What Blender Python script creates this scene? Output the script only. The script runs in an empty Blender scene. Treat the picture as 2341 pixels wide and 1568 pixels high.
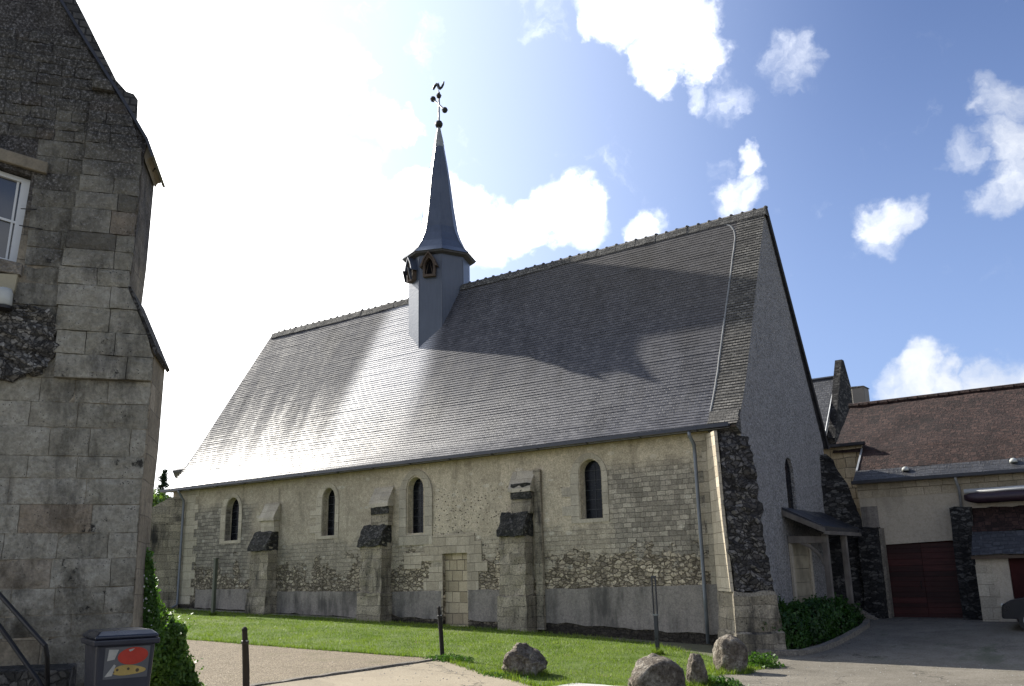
import bpy, bmesh, math, random
import numpy as np
from mathutils import Vector, Matrix, noise
from mathutils.geometry import tessellate_polygon
random.seed(7)
SC = bpy.context.scene
COL = SC.collection
rad = math.radians

# ------------------------------------------------------------------ camera
F, TILT, ROLL, YAW = 2082.5937, .2448, -.0237, -.6308
CAM = Vector((10.195665, -25.07415, 2.1))
_f0 = Vector((math.sin(YAW), math.cos(YAW), 0)); _r0 = Vector((math.cos(YAW), -math.sin(YAW), 0)); _u0 = Vector((0, 0, 1))
FWD = _f0*math.cos(TILT) + _u0*math.sin(TILT)
_u1 = -_f0*math.sin(TILT) + _u0*math.cos(TILT)
RGT = _r0*math.cos(ROLL) + _u1*math.sin(ROLL)
UPV = -_r0*math.sin(ROLL) + _u1*math.cos(ROLL)
cam = bpy.data.cameras.new('camera'); co = bpy.data.objects.new('camera', cam); COL.objects.link(co)
cam.sensor_width = 36; cam.lens = F/2340*36; cam.clip_end = 4000; cam.clip_start = .1
m = Matrix((RGT, UPV, -FWD)).transposed().to_4x4(); m.translation = CAM
co.matrix_world = m
SC.camera = co

def ray(x, y): return FWD + RGT*((x-1170)/F) + UPV*((784-y)/F)
def dep(x, y, d): return CAM + ray(x, y)*d
def onp(x, y, n, d):
    D = ray(x, y); return CAM + D*((d - n.dot(CAM))/n.dot(D))

# ------------------------------------------------------------------ light
SUN = Vector((-1, .112, .645)).normalized()
sl = bpy.data.lights.new('sun', 'SUN'); so = bpy.data.objects.new('sun', sl); COL.objects.link(so)
sl.energy = 5.0; sl.angle = rad(.53); sl.color = (1, .95, .86)
so.rotation_euler = SUN.to_track_quat('Z', 'Y').to_euler()
SC.view_settings.view_transform = 'Standard'; SC.view_settings.look = 'None'
SC.view_settings.exposure = 1.0; SC.view_settings.gamma = 1

# ------------------------------------------------------------------ node helper
class NT:
    def __init__(s, tree): s.t = tree; s.n = tree.nodes; s.l = tree.links
    def _in(s, node, key, v):
        if v is None: return
        sock = node.inputs[key]
        if hasattr(v, 'is_output') or isinstance(v, bpy.types.NodeSocket): s.l.new(v, sock)
        else:
            if sock.type == 'RGBA' and len(v) == 3: v = (*v, 1)
            sock.default_value = v
    def math(s, op, a, b=None, c=None, clamp=False):
        n = s.n.new('ShaderNodeMath'); n.operation = op; n.use_clamp = clamp
        s._in(n, 0, a); s._in(n, 1, b); s._in(n, 2, c); return n.outputs[0]
    def vm(s, op, a, b=None, sc=None):
        n = s.n.new('ShaderNodeVectorMath'); n.operation = op
        s._in(n, 0, a); s._in(n, 1, b)
        if sc is not None: s._in(n, 3, sc)
        return n.outputs['Value'] if op in ('DOT_PRODUCT', 'LENGTH', 'DISTANCE') else n.outputs[0]
    def scl(s, v, x, y=None, z=None):
        y = x if y is None else y; z = x if z is None else z
        return s.vm('MULTIPLY', v, (x, y, z))
    def noise(s, v, scale=1, detail=4, rough=.55, dist=0, color=False):
        n = s.n.new('ShaderNodeTexNoise'); s._in(n, 'Vector', v); s._in(n, 'Scale', scale); s._in(n, 'Detail', detail); s._in(n, 'Roughness', rough); s._in(n, 'Distortion', dist)
        return n.outputs[1] if color else n.outputs[0]
    def vor(s, v, scale=1, feature='F1', rnd=1.0, out='Distance'):
        n = s.n.new('ShaderNodeTexVoronoi'); n.feature = feature; s._in(n, 'Vector', v); s._in(n, 'Scale', scale); s._in(n, 'Randomness', rnd)
        return n.outputs[out]
    def brick(s, v, w, h, mortar=.01, off=.5, smooth=.1, squash=1, freq=2):
        n = s.n.new('ShaderNodeTexBrick'); s._in(n, 'Vector', v); n.offset = off; n.squash = squash; n.squash_frequency = freq
        s._in(n, 'Scale', 1); s._in(n, 'Brick Width', w); s._in(n, 'Row Height', h); s._in(n, 'Mortar Size', mortar); s._in(n, 'Mortar Smooth', smooth)
        s._in(n, 'Color1', (0, 0, 0)); s._in(n, 'Color2', (1, 1, 1)); s._in(n, 'Mortar', (.5, .5, .5)); s._in(n, 'Bias', 0)
        return n.outputs['Color'], n.outputs['Fac']
    def mr(s, v, a, b, c=0, d=1, smooth=True):
        n = s.n.new('ShaderNodeMapRange'); n.interpolation_type = 'SMOOTHSTEP' if smooth else 'LINEAR'
        for i, x in enumerate((v, a, b, c, d)): s._in(n, i, x)
        return n.outputs[0]
    def ramp(s, f, stops):
        n = s.n.new('ShaderNodeValToRGB'); s._in(n, 0, f); e = n.color_ramp.elements
        while len(e) < len(stops): e.new(.5)
        for k, (p, c) in enumerate(stops): e[k].position = p; e[k].color = (*c, 1) if len(c) == 3 else c
        return n.outputs[0]
    def mix(s, f, a, b, blend='MIX'):
        n = s.n.new('ShaderNodeMix'); n.data_type = 'RGBA'; n.blend_type = blend
        s._in(n, 0, f); s._in(n, 6, a); s._in(n, 7, b); return n.outputs[2]
    def mul(s, col, f):   # colour times scalar
        return s.vm('SCALE', col, sc=f)
    def sep(s, v):
        n = s.n.new('ShaderNodeSeparateXYZ'); s._in(n, 0, v); return n.outputs
    def comb(s, x=0, y=0, z=0):
        n = s.n.new('ShaderNodeCombineXYZ'); s._in(n, 0, x); s._in(n, 1, y); s._in(n, 2, z); return n.outputs[0]
    def tc(s, k):
        n = s.n.new('ShaderNodeTexCoord'); return n.outputs[k]
    def bump(s, h, dist=.02, strength=1.0):
        n = s.n.new('ShaderNodeBump'); s._in(n, 'Height', h); s._in(n, 'Distance', dist); s._in(n, 'Strength', strength); return n.outputs[0]

# ------------------------------------------------------------------ sky
W = bpy.data.worlds.new('World'); SC.world = W; W.use_nodes = True
W.node_tree.nodes.clear(); g = NT(W.node_tree)
sky = g.n.new('ShaderNodeTexSky'); sky.sky_type = 'NISHITA'; sky.sun_disc = False
sky.sun_elevation = math.asin(SUN.z); sky.sun_rotation = math.atan2(SUN.x, SUN.y)
sky.air_density = 1.0; sky.dust_density = .5; sky.ozone_density = 2.0
D = g.vm('NORMALIZE', g.tc('Generated'))
wob = g.vm('SUBTRACT', g.noise(D, 4.5, 5, .6, color=True), (.5, .5, .5))
wob2 = g.vm('SUBTRACT', g.noise(D, 16, 5, .62, color=True), (.5, .5, .5))
DW = g.vm('NORMALIZE', g.vm('ADD', D, g.vm('ADD', g.scl(wob, .10), g.scl(wob2, .075))))
CL = [(400,330,300,1.2),(665,200,95,1),(770,140,62,.95),(835,140,34,.8),(600,120,80,.9),(250,80,130,.8),(620,520,190,1.2),(820,520,100,1),(830,262,58,.72),(900,275,34,.6),
      (560,700,270,1.25),(850,680,180,1.15),(1090,530,80,1.0),(1060,470,50,.9),(1255,480,66,.95),(1180,520,60,.9),(1320,520,48,.75),(930,430,52,.85),(1000,420,40,.75),(760,390,50,.7),
      (1455,552,52,.75),(1480,-10,120,1.0),(1390,40,52,.75),(1330,70,26,.55),(1570,70,80,.9),(1490,150,50,.8),(1640,130,50,.62),(1610,150,40,.7),(1715,380,36,.85),(1690,470,60,.75),(1710,430,24,.6),(1645,400,30,.35),
      (1840,150,58,.5),(1850,200,34,.46),(1690,215,44,.3),(1600,225,28,.36),(2028,505,54,.72),(2020,560,36,.5),(2290,240,60,.58),(2320,350,56,.72),(2310,440,56,.7),(2250,490,40,.6),
      (2095,872,70,.9),(2010,890,56,.8),(2190,885,50,.8),(2310,890,62,.85),(2195,370,40,.4),(-300,500,600,1.2),(200,900,400,1.1)]
acc = None
for (px, py, pr_, wt) in CL:
    d = ray(px, py).normalized(); a = math.atan(pr_*1.15/F)
    dt = g.vm('DOT_PRODUCT', DW, tuple(d))
    v = g.mr(dt, math.cos(a*1.25), math.cos(a*.15), 0, wt)
    acc = v if acc is None else g.math('MAXIMUM', acc, v)
# unseen clouds behind the viewer, shaped to light the walls, outside the listed part
el = g.sep(D)[2]
fdot = g.vm('DOT_PRODUCT', D, tuple(FWD))
gen = g.mr(g.noise(g.scl(D, 1, 1, 2.2), 2.2, 6, .6), .38, .56)
gen = g.math('MULTIPLY', g.math('MULTIPLY', gen, g.mr(fdot, .80, .62)), g.mr(el, .75, .45))
acc = g.math('MAXIMUM', acc, gen)
fb = g.noise(DW, 11, 7, .62)
fb2 = g.noise(DW, 34, 5, .6)
den = g.mr(g.math('ADD', acc, g.math('ADD', g.math('MULTIPLY', g.math('SUBTRACT', fb, .5), 1.5), g.math('MULTIPLY', g.math('SUBTRACT', fb2, .5), .65))), .10, 1.24)
sdot = g.vm('DOT_PRODUCT', D, tuple(SUN))
glow = g.mr(sdot, .30, 1.0)
cb = g.math('MULTIPLY_ADD', g.math('MULTIPLY', glow, g.mr(el, .75, .5, .35, 1)), 1.2, .60)
shade = g.mr(g.noise(DW, 5.5, 5, .6), .35, .7, .86, 1.08)
cb = g.math('MULTIPLY', cb, shade)
ccol = g.mul(g.mix(glow, (.93, .96, 1.0), (1, .99, .97)), cb)
skyc = g.mul(sky.outputs[0], .055)
haze = g.math('ADD', g.math('MULTIPLY', g.mr(sdot, .45, 1.0), .9), g.mr(el, .62, -.02, .05, .55))
skyc = g.mix(g.math('MINIMUM', haze, .9), g.vm('MULTIPLY', skyc, (.92, .95, 1.2)), g.mul(g.mix(glow, (.43, .60, 1.0), (.72, .81, 1.0)), g.math('MULTIPLY_ADD', glow, .30, .54)))
out = g.mix(den, skyc, ccol)
bg = g.n.new('ShaderNodeBackground'); g._in(bg, 0, out); bg.inputs[1].default_value = 1.0
wo = g.n.new('ShaderNodeOutputWorld'); g.l.new(bg.outputs[0], wo.inputs[0])
W.cycles.sampling_method = 'MANUAL'; W.cycles.sample_map_resolution = 512

# ------------------------------------------------------------------ materials
def new_mat(name):
    mt = bpy.data.materials.new(name); mt.use_nodes = True
    g = NT(mt.node_tree); g.n.clear()
    o = g.n.new('ShaderNodeOutputMaterial'); p = g.n.new('ShaderNodeBsdfPrincipled')
    g.l.new(p.outputs[0], o.inputs[0])
    def fin(col, rough=.8, normal=None, metal=0, spec=.5):
        g._in(p, 'Base Color', col); g._in(p, 'Roughness', rough); g._in(p, 'Metallic', metal); g._in(p, 'Specular IOR Level', spec)
        if normal is not None: g._in(p, 'Normal', normal)
        return mt
    return g, fin, p, o

def plain(name, col, rough=.6, metal=0, var=.25, scale=6, spec=.5, bump=0.0):
    g, fin, p, o = new_mat(name)
    v = g.tc('Object'); n = g.noise(v, scale, 6, .6); n2 = g.noise(v, scale*7, 4, .6)
    f = g.math('ADD', g.math('MULTIPLY', n, .7), g.math('MULTIPLY', n2, .3))
    c = g.mul(col, g.mr(f, .3, .7, 1-var, 1+var, False))
    return fin(c, g.mr(n, .3, .7, max(rough-.1, .02), min(rough+.1, 1)), g.bump(n2, bump) if bump else None, metal, spec)

def stone(name, mode='rubble', cols=((.2,.18,.15),(.3,.27,.22),(.38,.34,.28)), mortar=(.24,.22,.19), size=(.26,.16), stain=.5, stain_col=(.05,.048,.043), pits=0, blockw=.6, blockh=.3, joint=.008, jointdark=.55, bumpd=.02, fine=.25):
    """rubble: voronoi stones in mortar; ashlar: coursed blocks; roughcast: pebbly render"""
    g, fin, p, o = new_mat(name)
    uv = g.tc('UV'); ob = g.tc('Object')
    big = g.noise(ob, .55, 5, .6); mid = g.noise(ob, 2.4, 6, .65); sm = g.noise(ob, 22, 5, .7)
    if mode == 'rubble':
        w = g.vm('ADD', uv, g.scl(g.vm('SUBTRACT', g.noise(uv, 6, 5, .65, color=True), (.5,.5,.5)), .17))
        vv = g.scl(w, 1/size[0], 1/size[1], 0)
        cellc = g.vor(vv, 1, 'F1', .85, 'Color'); edge = g.vor(vv, 1, 'DISTANCE_TO_EDGE', .85)
        r = g.sep(cellc)[0]
        c = g.ramp(g.math('ADD', g.math('MULTIPLY', r, .7), g.math('MULTIPLY', mid, .3)), [(0.1, cols[0]), (.5, cols[1]), (.95, cols[2])])
        jm = g.mr(edge, .02, .11, 1, 0)
        c = g.mix(g.math('MULTIPLY', jm, .85), c, mortar)
        h = g.math('SUBTRACT', g.math('MULTIPLY', sm, .3), jm)
    elif mode == 'ashlar':
        w = g.vm('ADD', uv, g.scl(g.vm('SUBTRACT', g.noise(uv, 1.6, 4, color=True), (.5,.5,.5)), .06))
        bc, bf = g.brick(w, blockw, blockh, joint, .37, .25, .75, 3)
        c = g.ramp(g.math('ADD', g.math('MULTIPLY', g.sep(bc)[0], .55), g.math('MULTIPLY', mid, .45)), [(0.15, cols[0]), (.5, cols[1]), (.85, cols[2])])
        c = g.mix(g.math('MULTIPLY', bf, g.mr(mid, .3, .65, .25, 1)), c, g.vm('SCALE', mortar, sc=jointdark))
        h = g.math('SUBTRACT', g.math('MULTIPLY', sm, .35), bf)
    else:
        peb = g.vor(ob, 15 if name == 'roughcast_gable' else 34, 'F1', 1.0, 'Distance'); peb2 = g.vor(ob, 13 if name == 'roughcast_gable' else 11, 'F1', 1.0, 'Distance')
        c = g.ramp(g.math('ADD', g.math('MULTIPLY', peb, .45), g.math('MULTIPLY', mid, .55)), [(.2, cols[2]), (.5, cols[1]), (.8, cols[0])])
        c = g.mix(g.mr(peb2, .55, .75, 0, .6), c, cols[0])
        h = g.math('SUBTRACT', g.math('MULTIPLY', sm, .4), g.math('MULTIPLY', peb, .9))
    c = g.mul(c, g.mr(sm, .3, .7, 1-fine, 1+fine, False))
    if pits:
        pv = g.vor(g.scl(uv, 7, 10, 0), 1, 'F1', 1.0); pm = g.math('MULTIPLY', g.mr(pv, .12, .26, 1, 0), g.mr(g.noise(uv, 1.4, 3), .46, .6))
        c = g.mix(g.math('MULTIPLY', pm, pits), c, g.vm('SCALE', stain_col, sc=.6))
    if not any(k in name for k in ('gable', 'dark', 'black', 'moss', 'stub')): c = g.vm('MULTIPLY', c, (1.30, 1.23, 1.12))
    drip = g.noise(g.scl(uv, 1.9, .35, 0), 1.6, 6, .62)
    sm_ = g.math('MULTIPLY', g.mr(g.math('ADD', g.math('MULTIPLY', big, .5), g.math('MULTIPLY', drip, .5)), .46, .66), stain)
    c = g.mix(sm_, c, stain_col)
    return g, fin, c, h, uv, ob, bumpd, sm

def stone_mat(name, *a, **k):
    g, fin, c, h, uv, ob, bd, sm = stone(name, *a, **k)
    return fin(c, .92, g.bump(h, bd), 0, .25)

MAT = {}
# the long wall: rendered above, coursed rubble showing through, pitted in the third bay, damp and painted undercut shade at the foot
def long_wall():
    g, fin, c_r, h, uv, ob, bd, sm = stone('long_wall', 'rubble', ((.105,.096,.082),(.215,.198,.165),(.38,.355,.305)), (.055,.048,.038), (.21,.115), .5, (.07,.065,.057), pits=.0)
    s = g.sep(ob); x, z = s[0], s[2]
    mid = g.noise(ob, 1.1, 6, .65); big = g.noise(ob, .45, 4, .6); fine = g.noise(ob, 16, 6, .7)
    sq = g.vm('ADD', uv, g.scl(g.vm('SUBTRACT', g.noise(uv, 3.5, 5, .65, color=True), (.5,.5,.5)), .11))
    bc, bf = g.brick(sq, .30, .15, .008, .43, .3, .62, 3)
    c_c = g.ramp(g.math('ADD', g.math('MULTIPLY', g.sep(bc)[0], .5), g.math('MULTIPLY', mid, .5)), [(.15,(.12,.11,.095)),(.5,(.20,.186,.158)),(.9,(.32,.295,.25))])
    c_c = g.mix(g.math('MULTIPLY', bf, .7), c_c, (.085,.078,.068))
    rend = g.ramp(g.math('ADD', g.math('MULTIPLY', mid, .6), g.math('MULTIPLY', fine, .4)), [(.3,(.20,.175,.135)),(.52,(.33,.295,.232)),(.75,(.45,.405,.325))])
    # coursed small stone from x>-4.4 to the corner and beyond the first buttress
    zone_c = g.math('MAXIMUM', g.mr(g.math('ADD', x, g.math('MULTIPLY', big, 2.2)), -4.0, -3.1), g.mr(g.math('SUBTRACT', x, g.math('MULTIPLY', big, 2.0)), -22.2, -23.6))
    zone_c = g.math('MULTIPLY', zone_c, g.mr(g.math('ADD', z, g.math('MULTIPLY', mid, .8)), 5.9, 5.2))
    zmid = g.math('MULTIPLY', g.mr(g.math('ADD', z, g.math('MULTIPLY', g.noise(ob, .9, 4), 1.6)), 4.3, 4.1), .5)
    zone_c = g.math('MAXIMUM', zone_c, zmid)
    # open rubble low on the wall
    zr = g.math('ADD', z, g.math('MULTIPLY', g.math('SUBTRACT', g.noise(ob, .75, 7, .7), .5), 5.2))
    zone_r = g.mr(zr, 2.52, 2.38)
    c = g.mix(zone_c, rend, c_c)
    c = g.mix(g.math('MULTIPLY', zone_r, .93), c, c_r)
    # pits in the render of the third bay
    pv = g.vor(g.scl(g.vm('ADD', uv, g.scl(g.vm('SUBTRACT', g.noise(uv, 9, 2, color=True), (.5,.5,.5)), .08)), 6.5, 11, 0), 1, 'F1', 1.0)
    pz = g.math('MULTIPLY', g.mr(x, -12.6, -11.6), g.mr(x, -7.0, -8.2))
    pz = g.math('MAXIMUM', pz, g.math('MULTIPLY', g.mr(g.noise(ob, .6, 3), .56, .66), .5))
    pz = g.math('MULTIPLY', pz, g.math('MULTIPLY', g.mr(z, 5.2, 4.6), g.mr(z, 2.4, 3.0)))
    pm = g.math('MULTIPLY', g.mr(pv, .10, .22, 1, 0), pz)
    c = g.mix(g.math('MULTIPLY', pm, .9), c, (.045,.038,.03))
    # whitish stones
    wv = g.vor(g.scl(uv, 2.6, 4.6, 0), 1, 'F1', 1, 'Color'); wd = g.vor(g.scl(uv, 2.6, 4.6, 0), 1, 'F1', 1)
    c = g.mix(g.math('MULTIPLY', g.math('MULTIPLY', g.mr(g.sep(wv)[1], .86, .9), g.mr(wd, .36, .28)), .55), c, (.40,.38,.33))
    # older, greyer stone towards the east end; soot streaks
    old = g.mr(g.math('ADD', x, g.math('MULTIPLY', big, 5)), -9.5, -14.0)
    c = g.mix(g.math('MULTIPLY', old, .55), c, g.vm('MULTIPLY', c, (.60,.62,.66)))
    drip = g.noise(g.scl(ob, 1.3, 1, .22), 1.2, 7, .66)
    c = g.mix(g.mr(drip, .52, .72, 0, .6), c, g.vm('MULTIPLY', c, (.36,.35,.34)))
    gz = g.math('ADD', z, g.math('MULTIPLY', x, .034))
    damp_shade = g.mr(g.math('ADD', gz, g.math('MULTIPLY', mid, .55)), g.mr(x, -10, -7, .58, .82), g.mr(x, -10, -7, .28, .42))
    c = g.mix(g.math('MULTIPLY', damp_shade, .94), c, (.022,.02,.018))  # dark foot: moisture plus the shade of the undercut base, painted in
    c = g.mix(g.mr(g.math('ADD', z, g.math('MULTIPLY', mid, .5)), 6.0, 6.25, 0, .5), c, (.20,.17,.09))
    c = g.mul(c, g.mr(sm, .3, .7, .62, 1.4, False))
    c = g.mul(c, g.mr(g.noise(ob, 6.5, 5, .7), .3, .7, .74, 1.26, False))
    hh = g.math('SUBTRACT', g.math('ADD', g.math('MULTIPLY', h, zone_r), g.math('SUBTRACT', g.math('MULTIPLY', sm, .5), g.math('MULTIPLY', g.math('MULTIPLY', bf, zone_c), .7))), g.math('MULTIPLY', pm, 2))
    c = g.vm('MULTIPLY', c, (1.47, 1.42, 1.33))
    return fin(c, .93, g.bump(hh, .045), 0, .2)
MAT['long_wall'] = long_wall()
MAT['ashlar'] = stone_mat('pale_ashlar', 'ashlar', ((.26,.235,.19),(.34,.31,.255),(.40,.37,.31)), (.22,.2,.16), blockw=.55, blockh=.30, stain=.35, stain_col=(.16,.145,.115), joint=.007)
MAT['surround'] = stone_mat('window_surround_stone', 'ashlar', ((.25,.235,.2),(.32,.30,.255),(.37,.35,.30)), (.22,.2,.17), blockw=.8, blockh=.34, stain=.4, stain_col=(.15,.138,.115), joint=.005, jointdark=.8)
MAT['butt'] = stone_mat('buttress_stone', 'ashlar', ((.15,.137,.112),(.21,.194,.16),(.28,.258,.215)), (.12,.11,.095), blockw=.62, blockh=.33, stain=1.0, stain_col=(.035,.032,.029), pits=.9, joint=.006, jointdark=.6, fine=.55)
MAT['moss'] = stone_mat('mossy_weathering', 'rubble', ((.026,.025,.022),(.06,.056,.049),(.13,.123,.11)), (.02,.02,.018), (.12,.08), .6, (.015,.015,.013), fine=.5)
MAT['dark_rubble'] = stone_mat('dark_rubble', 'rubble', ((.028,.026,.025),(.085,.078,.072),(.22,.205,.185)), (.022,.02,.019), (.15,.10), .55, (.014,.013,.013), fine=.55, bumpd=.05)
MAT['stub_rubble'] = stone_mat('stub_rubble', 'rubble', ((.04,.038,.034),(.15,.14,.122),(.33,.315,.28)), (.05,.047,.042), (.06,.04), .6, (.014,.013,.013), fine=.6, bumpd=.03)
MAT['black_stone'] = stone_mat('blackened_stone', 'rubble', ((.012,.012,.013),(.035,.034,.033),(.13,.125,.115)), (.010,.010,.010), (.24,.09), stain=.9, stain_col=(.012,.012,.013), fine=.5)
MAT['gable'] = stone_mat('roughcast_gable', 'roughcast', ((.165,.16,.155),(.285,.277,.27),(.37,.36,.352)), stain=.22, stain_col=(.12,.117,.118), fine=.4, bumpd=.05, pits=.75)
MAT['dado'] = stone_mat('cement_dado', 'roughcast', ((.15,.142,.135),(.20,.19,.182),(.235,.225,.215)), stain=.95, stain_col=(.075,.07,.063), fine=.22, bumpd=.01)
MAT['barn_render'] = stone_mat('barn_render', 'roughcast', ((.30,.275,.235),(.36,.335,.29),(.40,.375,.33)), stain=.35, stain_col=(.2,.18,.15), fine=.08, bumpd=.006)
MAT['infill'] = stone_mat('door_infill', 'ashlar', ((.22,.19,.135),(.33,.29,.215),(.42,.375,.29)), (.13,.115,.09), blockw=.46, blockh=.36, stain=.25, stain_col=(.12,.105,.08), joint=.014)
MAT['kerb'] = stone_mat('kerb_stone', 'roughcast', ((.10,.095,.085),(.17,.16,.145),(.24,.225,.2)), stain=.5, stain_col=(.06,.055,.05), fine=.3)

def house_wall():
    g, fin, c, h, uv, ob, bd, sm = stone('house_wall', 'ashlar', ((.17,.152,.118),(.225,.205,.165),(.29,.265,.215)), (.12,.108,.09), blockw=.58, blockh=.30, stain=.75, stain_col=(.075,.068,.055), joint=.0045, jointdark=.7, fine=.32, pits=.5)
    z = g.sep(ob)[2]
    n = g.noise(ob, 1.6, 7, .68); n2 = g.noise(ob, 5, 6, .7); sp = g.noise(ob, 38, 4, .7)
    soot = g.mr(g.math('ADD', z, g.math('MULTIPLY', g.math('SUBTRACT', n, .5), 5.0)), 4.6, 7.4)
    dk = g.ramp(g.math('ADD', g.math('MULTIPLY', sp, .65), g.math('MULTIPLY', n2, .35)), [(.40,(.008,.008,.009)),(.52,(.05,.048,.049)),(.64,(.22,.212,.21))])
    grim = g.mr(g.noise(g.scl(ob, 1, 1, .6), 2.3, 8, .7), .44, .66)
    c = g.mix(g.math('MULTIPLY', grim, .7), c, g.vm('MULTIPLY', c, (.38,.37,.36)))
    c = g.mix(g.math('MULTIPLY', soot, .93), c, dk)
    patch = g.math('MULTIPLY', g.mr(n2, .60, .68), g.mr(n, .5, .58))
    c = g.mix(g.math('MULTIPLY', patch, .85), c, (.03,.028,.025))
    brickp = g.math('MULTIPLY', g.mr(g.vor(g.scl(uv, 2, 3.5, 0), 1, 'F1', 1, 'Position') if False else g.vor(g.scl(uv, 1.2, 2.4, 0), 1, 'F1', 1), .13, .10), g.mr(g.noise(ob, .9, 2), .5, .56))
    c = g.mix(g.math('MULTIPLY', brickp, .6), c, (.13,.07,.045))
    return fin(c, .93, g.bump(g.math('ADD', h, g.math('MULTIPLY', n2, .6)), .025), 0, .2)
MAT['house'] = house_wall()

def house_block():
    g, fin, p, o = new_mat('house_block'); ob = g.tc('Object'); geo = g.n.new('ShaderNodeNewGeometry'); r = geo.outputs['Random Per Island']
    n = g.noise(ob, 1.5, 7, .68); n2 = g.noise(ob, 5, 6, .7); f = g.noise(ob, 24, 6, .72); z = g.sep(ob)[2]
    c = g.ramp(g.math('ADD', g.math('MULTIPLY', r, .2), g.math('MULTIPLY', n2, .8)), [(.3,(.215,.198,.152)),(.5,(.32,.30,.238)),(.7,(.43,.405,.335))])
    c = g.mix(g.mr(r, .965, .97, 0, .6), c, (.27,.20,.13))
    c = g.mul(c, g.mr(f, .3, .7, .68, 1.32, False))
    pit = g.vor(ob, 26, 'F1', 1); c = g.mix(g.math('MULTIPLY', g.mr(pit, .22, .10), g.mr(n2, .45, .6)), c, (.05,.045,.037))
    grim = g.mr(g.noise(g.scl(ob, 1, 1, .42), 2.4, 8, .7), .46, .64); c = g.mix(g.math('MULTIPLY', grim, .8), c, g.vm('MULTIPLY', c, (.34,.34,.345)))
    blk = g.math('MULTIPLY', g.mr(g.noise(ob, 3.4, 8, .74), .585, .64), g.mr(n, .48, .56)); c = g.mix(g.math('MULTIPLY', blk, .9), c, (.02,.019,.018))
    c = g.mix(g.math('MULTIPLY', g.mr(r, .05, .02), .6), c, (.06,.054,.046))
    sp = g.noise(ob, 34, 5, .72)
    dk = g.ramp(sp, [(.38,(.010,.010,.011)),(.54,(.065,.062,.061)),(.66,(.30,.288,.28))])
    soot = g.mr(g.math('ADD', g.math('ADD', z, g.math('MULTIPLY', g.math('SUBTRACT', n, .5), 6.0)), g.math('MULTIPLY', g.math('SUBTRACT', r, .5), 1.2)), 4.9, 8.2)
    c = g.mix(g.math('MULTIPLY', soot, .88), c, dk)
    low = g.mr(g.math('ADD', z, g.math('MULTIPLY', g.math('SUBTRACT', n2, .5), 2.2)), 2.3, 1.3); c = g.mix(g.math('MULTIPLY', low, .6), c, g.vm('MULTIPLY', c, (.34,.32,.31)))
    return fin(c, .93, g.bump(g.math('ADD', f, n2), .03), 0, .2)
MAT['house_block'] = house_block()
def slate():
    g, fin, p, o = new_mat('weathered_slate')
    uv = g.tc('UV'); ob = g.tc('Object'); s = g.sep(ob); x, y, z = s
    bc, bf = g.brick(uv, .19, .115, .005, .5, .1)
    r = g.sep(bc)[0]
    streak = g.noise(g.scl(uv, 1.1, .16, 0), 1.2, 7, .68); mid = g.noise(uv, .35, 5, .6); fine = g.noise(uv, 14, 5, .7); blot = g.noise(uv, 2.2, 6, .7)
    f = g.math('ADD', g.math('ADD', g.math('MULTIPLY', r, .22), g.math('MULTIPLY', streak, .5)), g.math('MULTIPLY', blot, .28))
    c = g.ramp(f, [(.30,(.046,.047,.055)),(.5,(.078,.078,.088)),(.70,(.125,.124,.133))])
    # lichen-browned area high at the west end
    br = g.math('MULTIPLY', g.mr(g.math('ADD', g.math('MULTIPLY', x, .35), g.math('ADD', z, g.math('MULTIPLY', mid, 2.2))), 8.2, 12.2), 1)
    dkp = g.mr(g.noise(g.scl(uv, .5, .22, 0), 1.0, 6, .66), .52, .66, 0, .55)
    c = g.mix(dkp, c, (.034,.034,.038))
    c = g.mix(g.math('MULTIPLY', br, .5), c, g.mix(blot, (.075,.068,.058), (.15,.137,.118)))
    # washed pale fan below and left of the belfry
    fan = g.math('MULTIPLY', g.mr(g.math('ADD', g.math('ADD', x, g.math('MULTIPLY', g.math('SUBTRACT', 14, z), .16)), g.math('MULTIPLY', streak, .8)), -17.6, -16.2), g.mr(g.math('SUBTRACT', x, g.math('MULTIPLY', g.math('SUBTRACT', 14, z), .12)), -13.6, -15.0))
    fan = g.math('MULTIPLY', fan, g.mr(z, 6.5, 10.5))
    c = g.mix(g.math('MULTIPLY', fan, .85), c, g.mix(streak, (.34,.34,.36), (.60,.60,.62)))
    moss = g.mr(g.vor(g.scl(uv, .9, 1.2, 0), 1, 'F1', 1), .07, .045); mossm = g.math('MULTIPLY', moss, g.mr(fine, .45, .55))
    c = g.mix(g.math('MULTIPLY', bf, .6), c, (.03,.03,.03))
    c = g.mix(mossm, c, (.012,.011,.01))
    c = g.mul(c, g.mr(fine, .3, .7, .8, 1.22, False))
    rough = g.mr(g.math('ADD', g.math('MULTIPLY', r, .18), g.math('MULTIPLY', streak, .82)),   .3, .7, .40, .52)
    upz = g.mr(g.math('ADD', z, g.math('MULTIPLY', g.math('SUBTRACT', streak, .5), 3.0)), 6.4, 11.0)
    rough = g.math('ADD', rough, g.math('ADD', g.math('MULTIPLY', br, .12), g.math('MULTIPLY', upz, .26)))
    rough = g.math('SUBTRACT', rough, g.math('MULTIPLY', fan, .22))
    hgt = g.math('ADD', g.math('MULTIPLY', r, .18), g.math('ADD', g.math('MULTIPLY', fine, .7), g.math('MULTIPLY', bf, -1)))
    return fin(c, rough, g.bump(hgt, .010), 0, g.mr(upz, 0, 1, .17, .14))
MAT['slate'] = slate()
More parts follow.
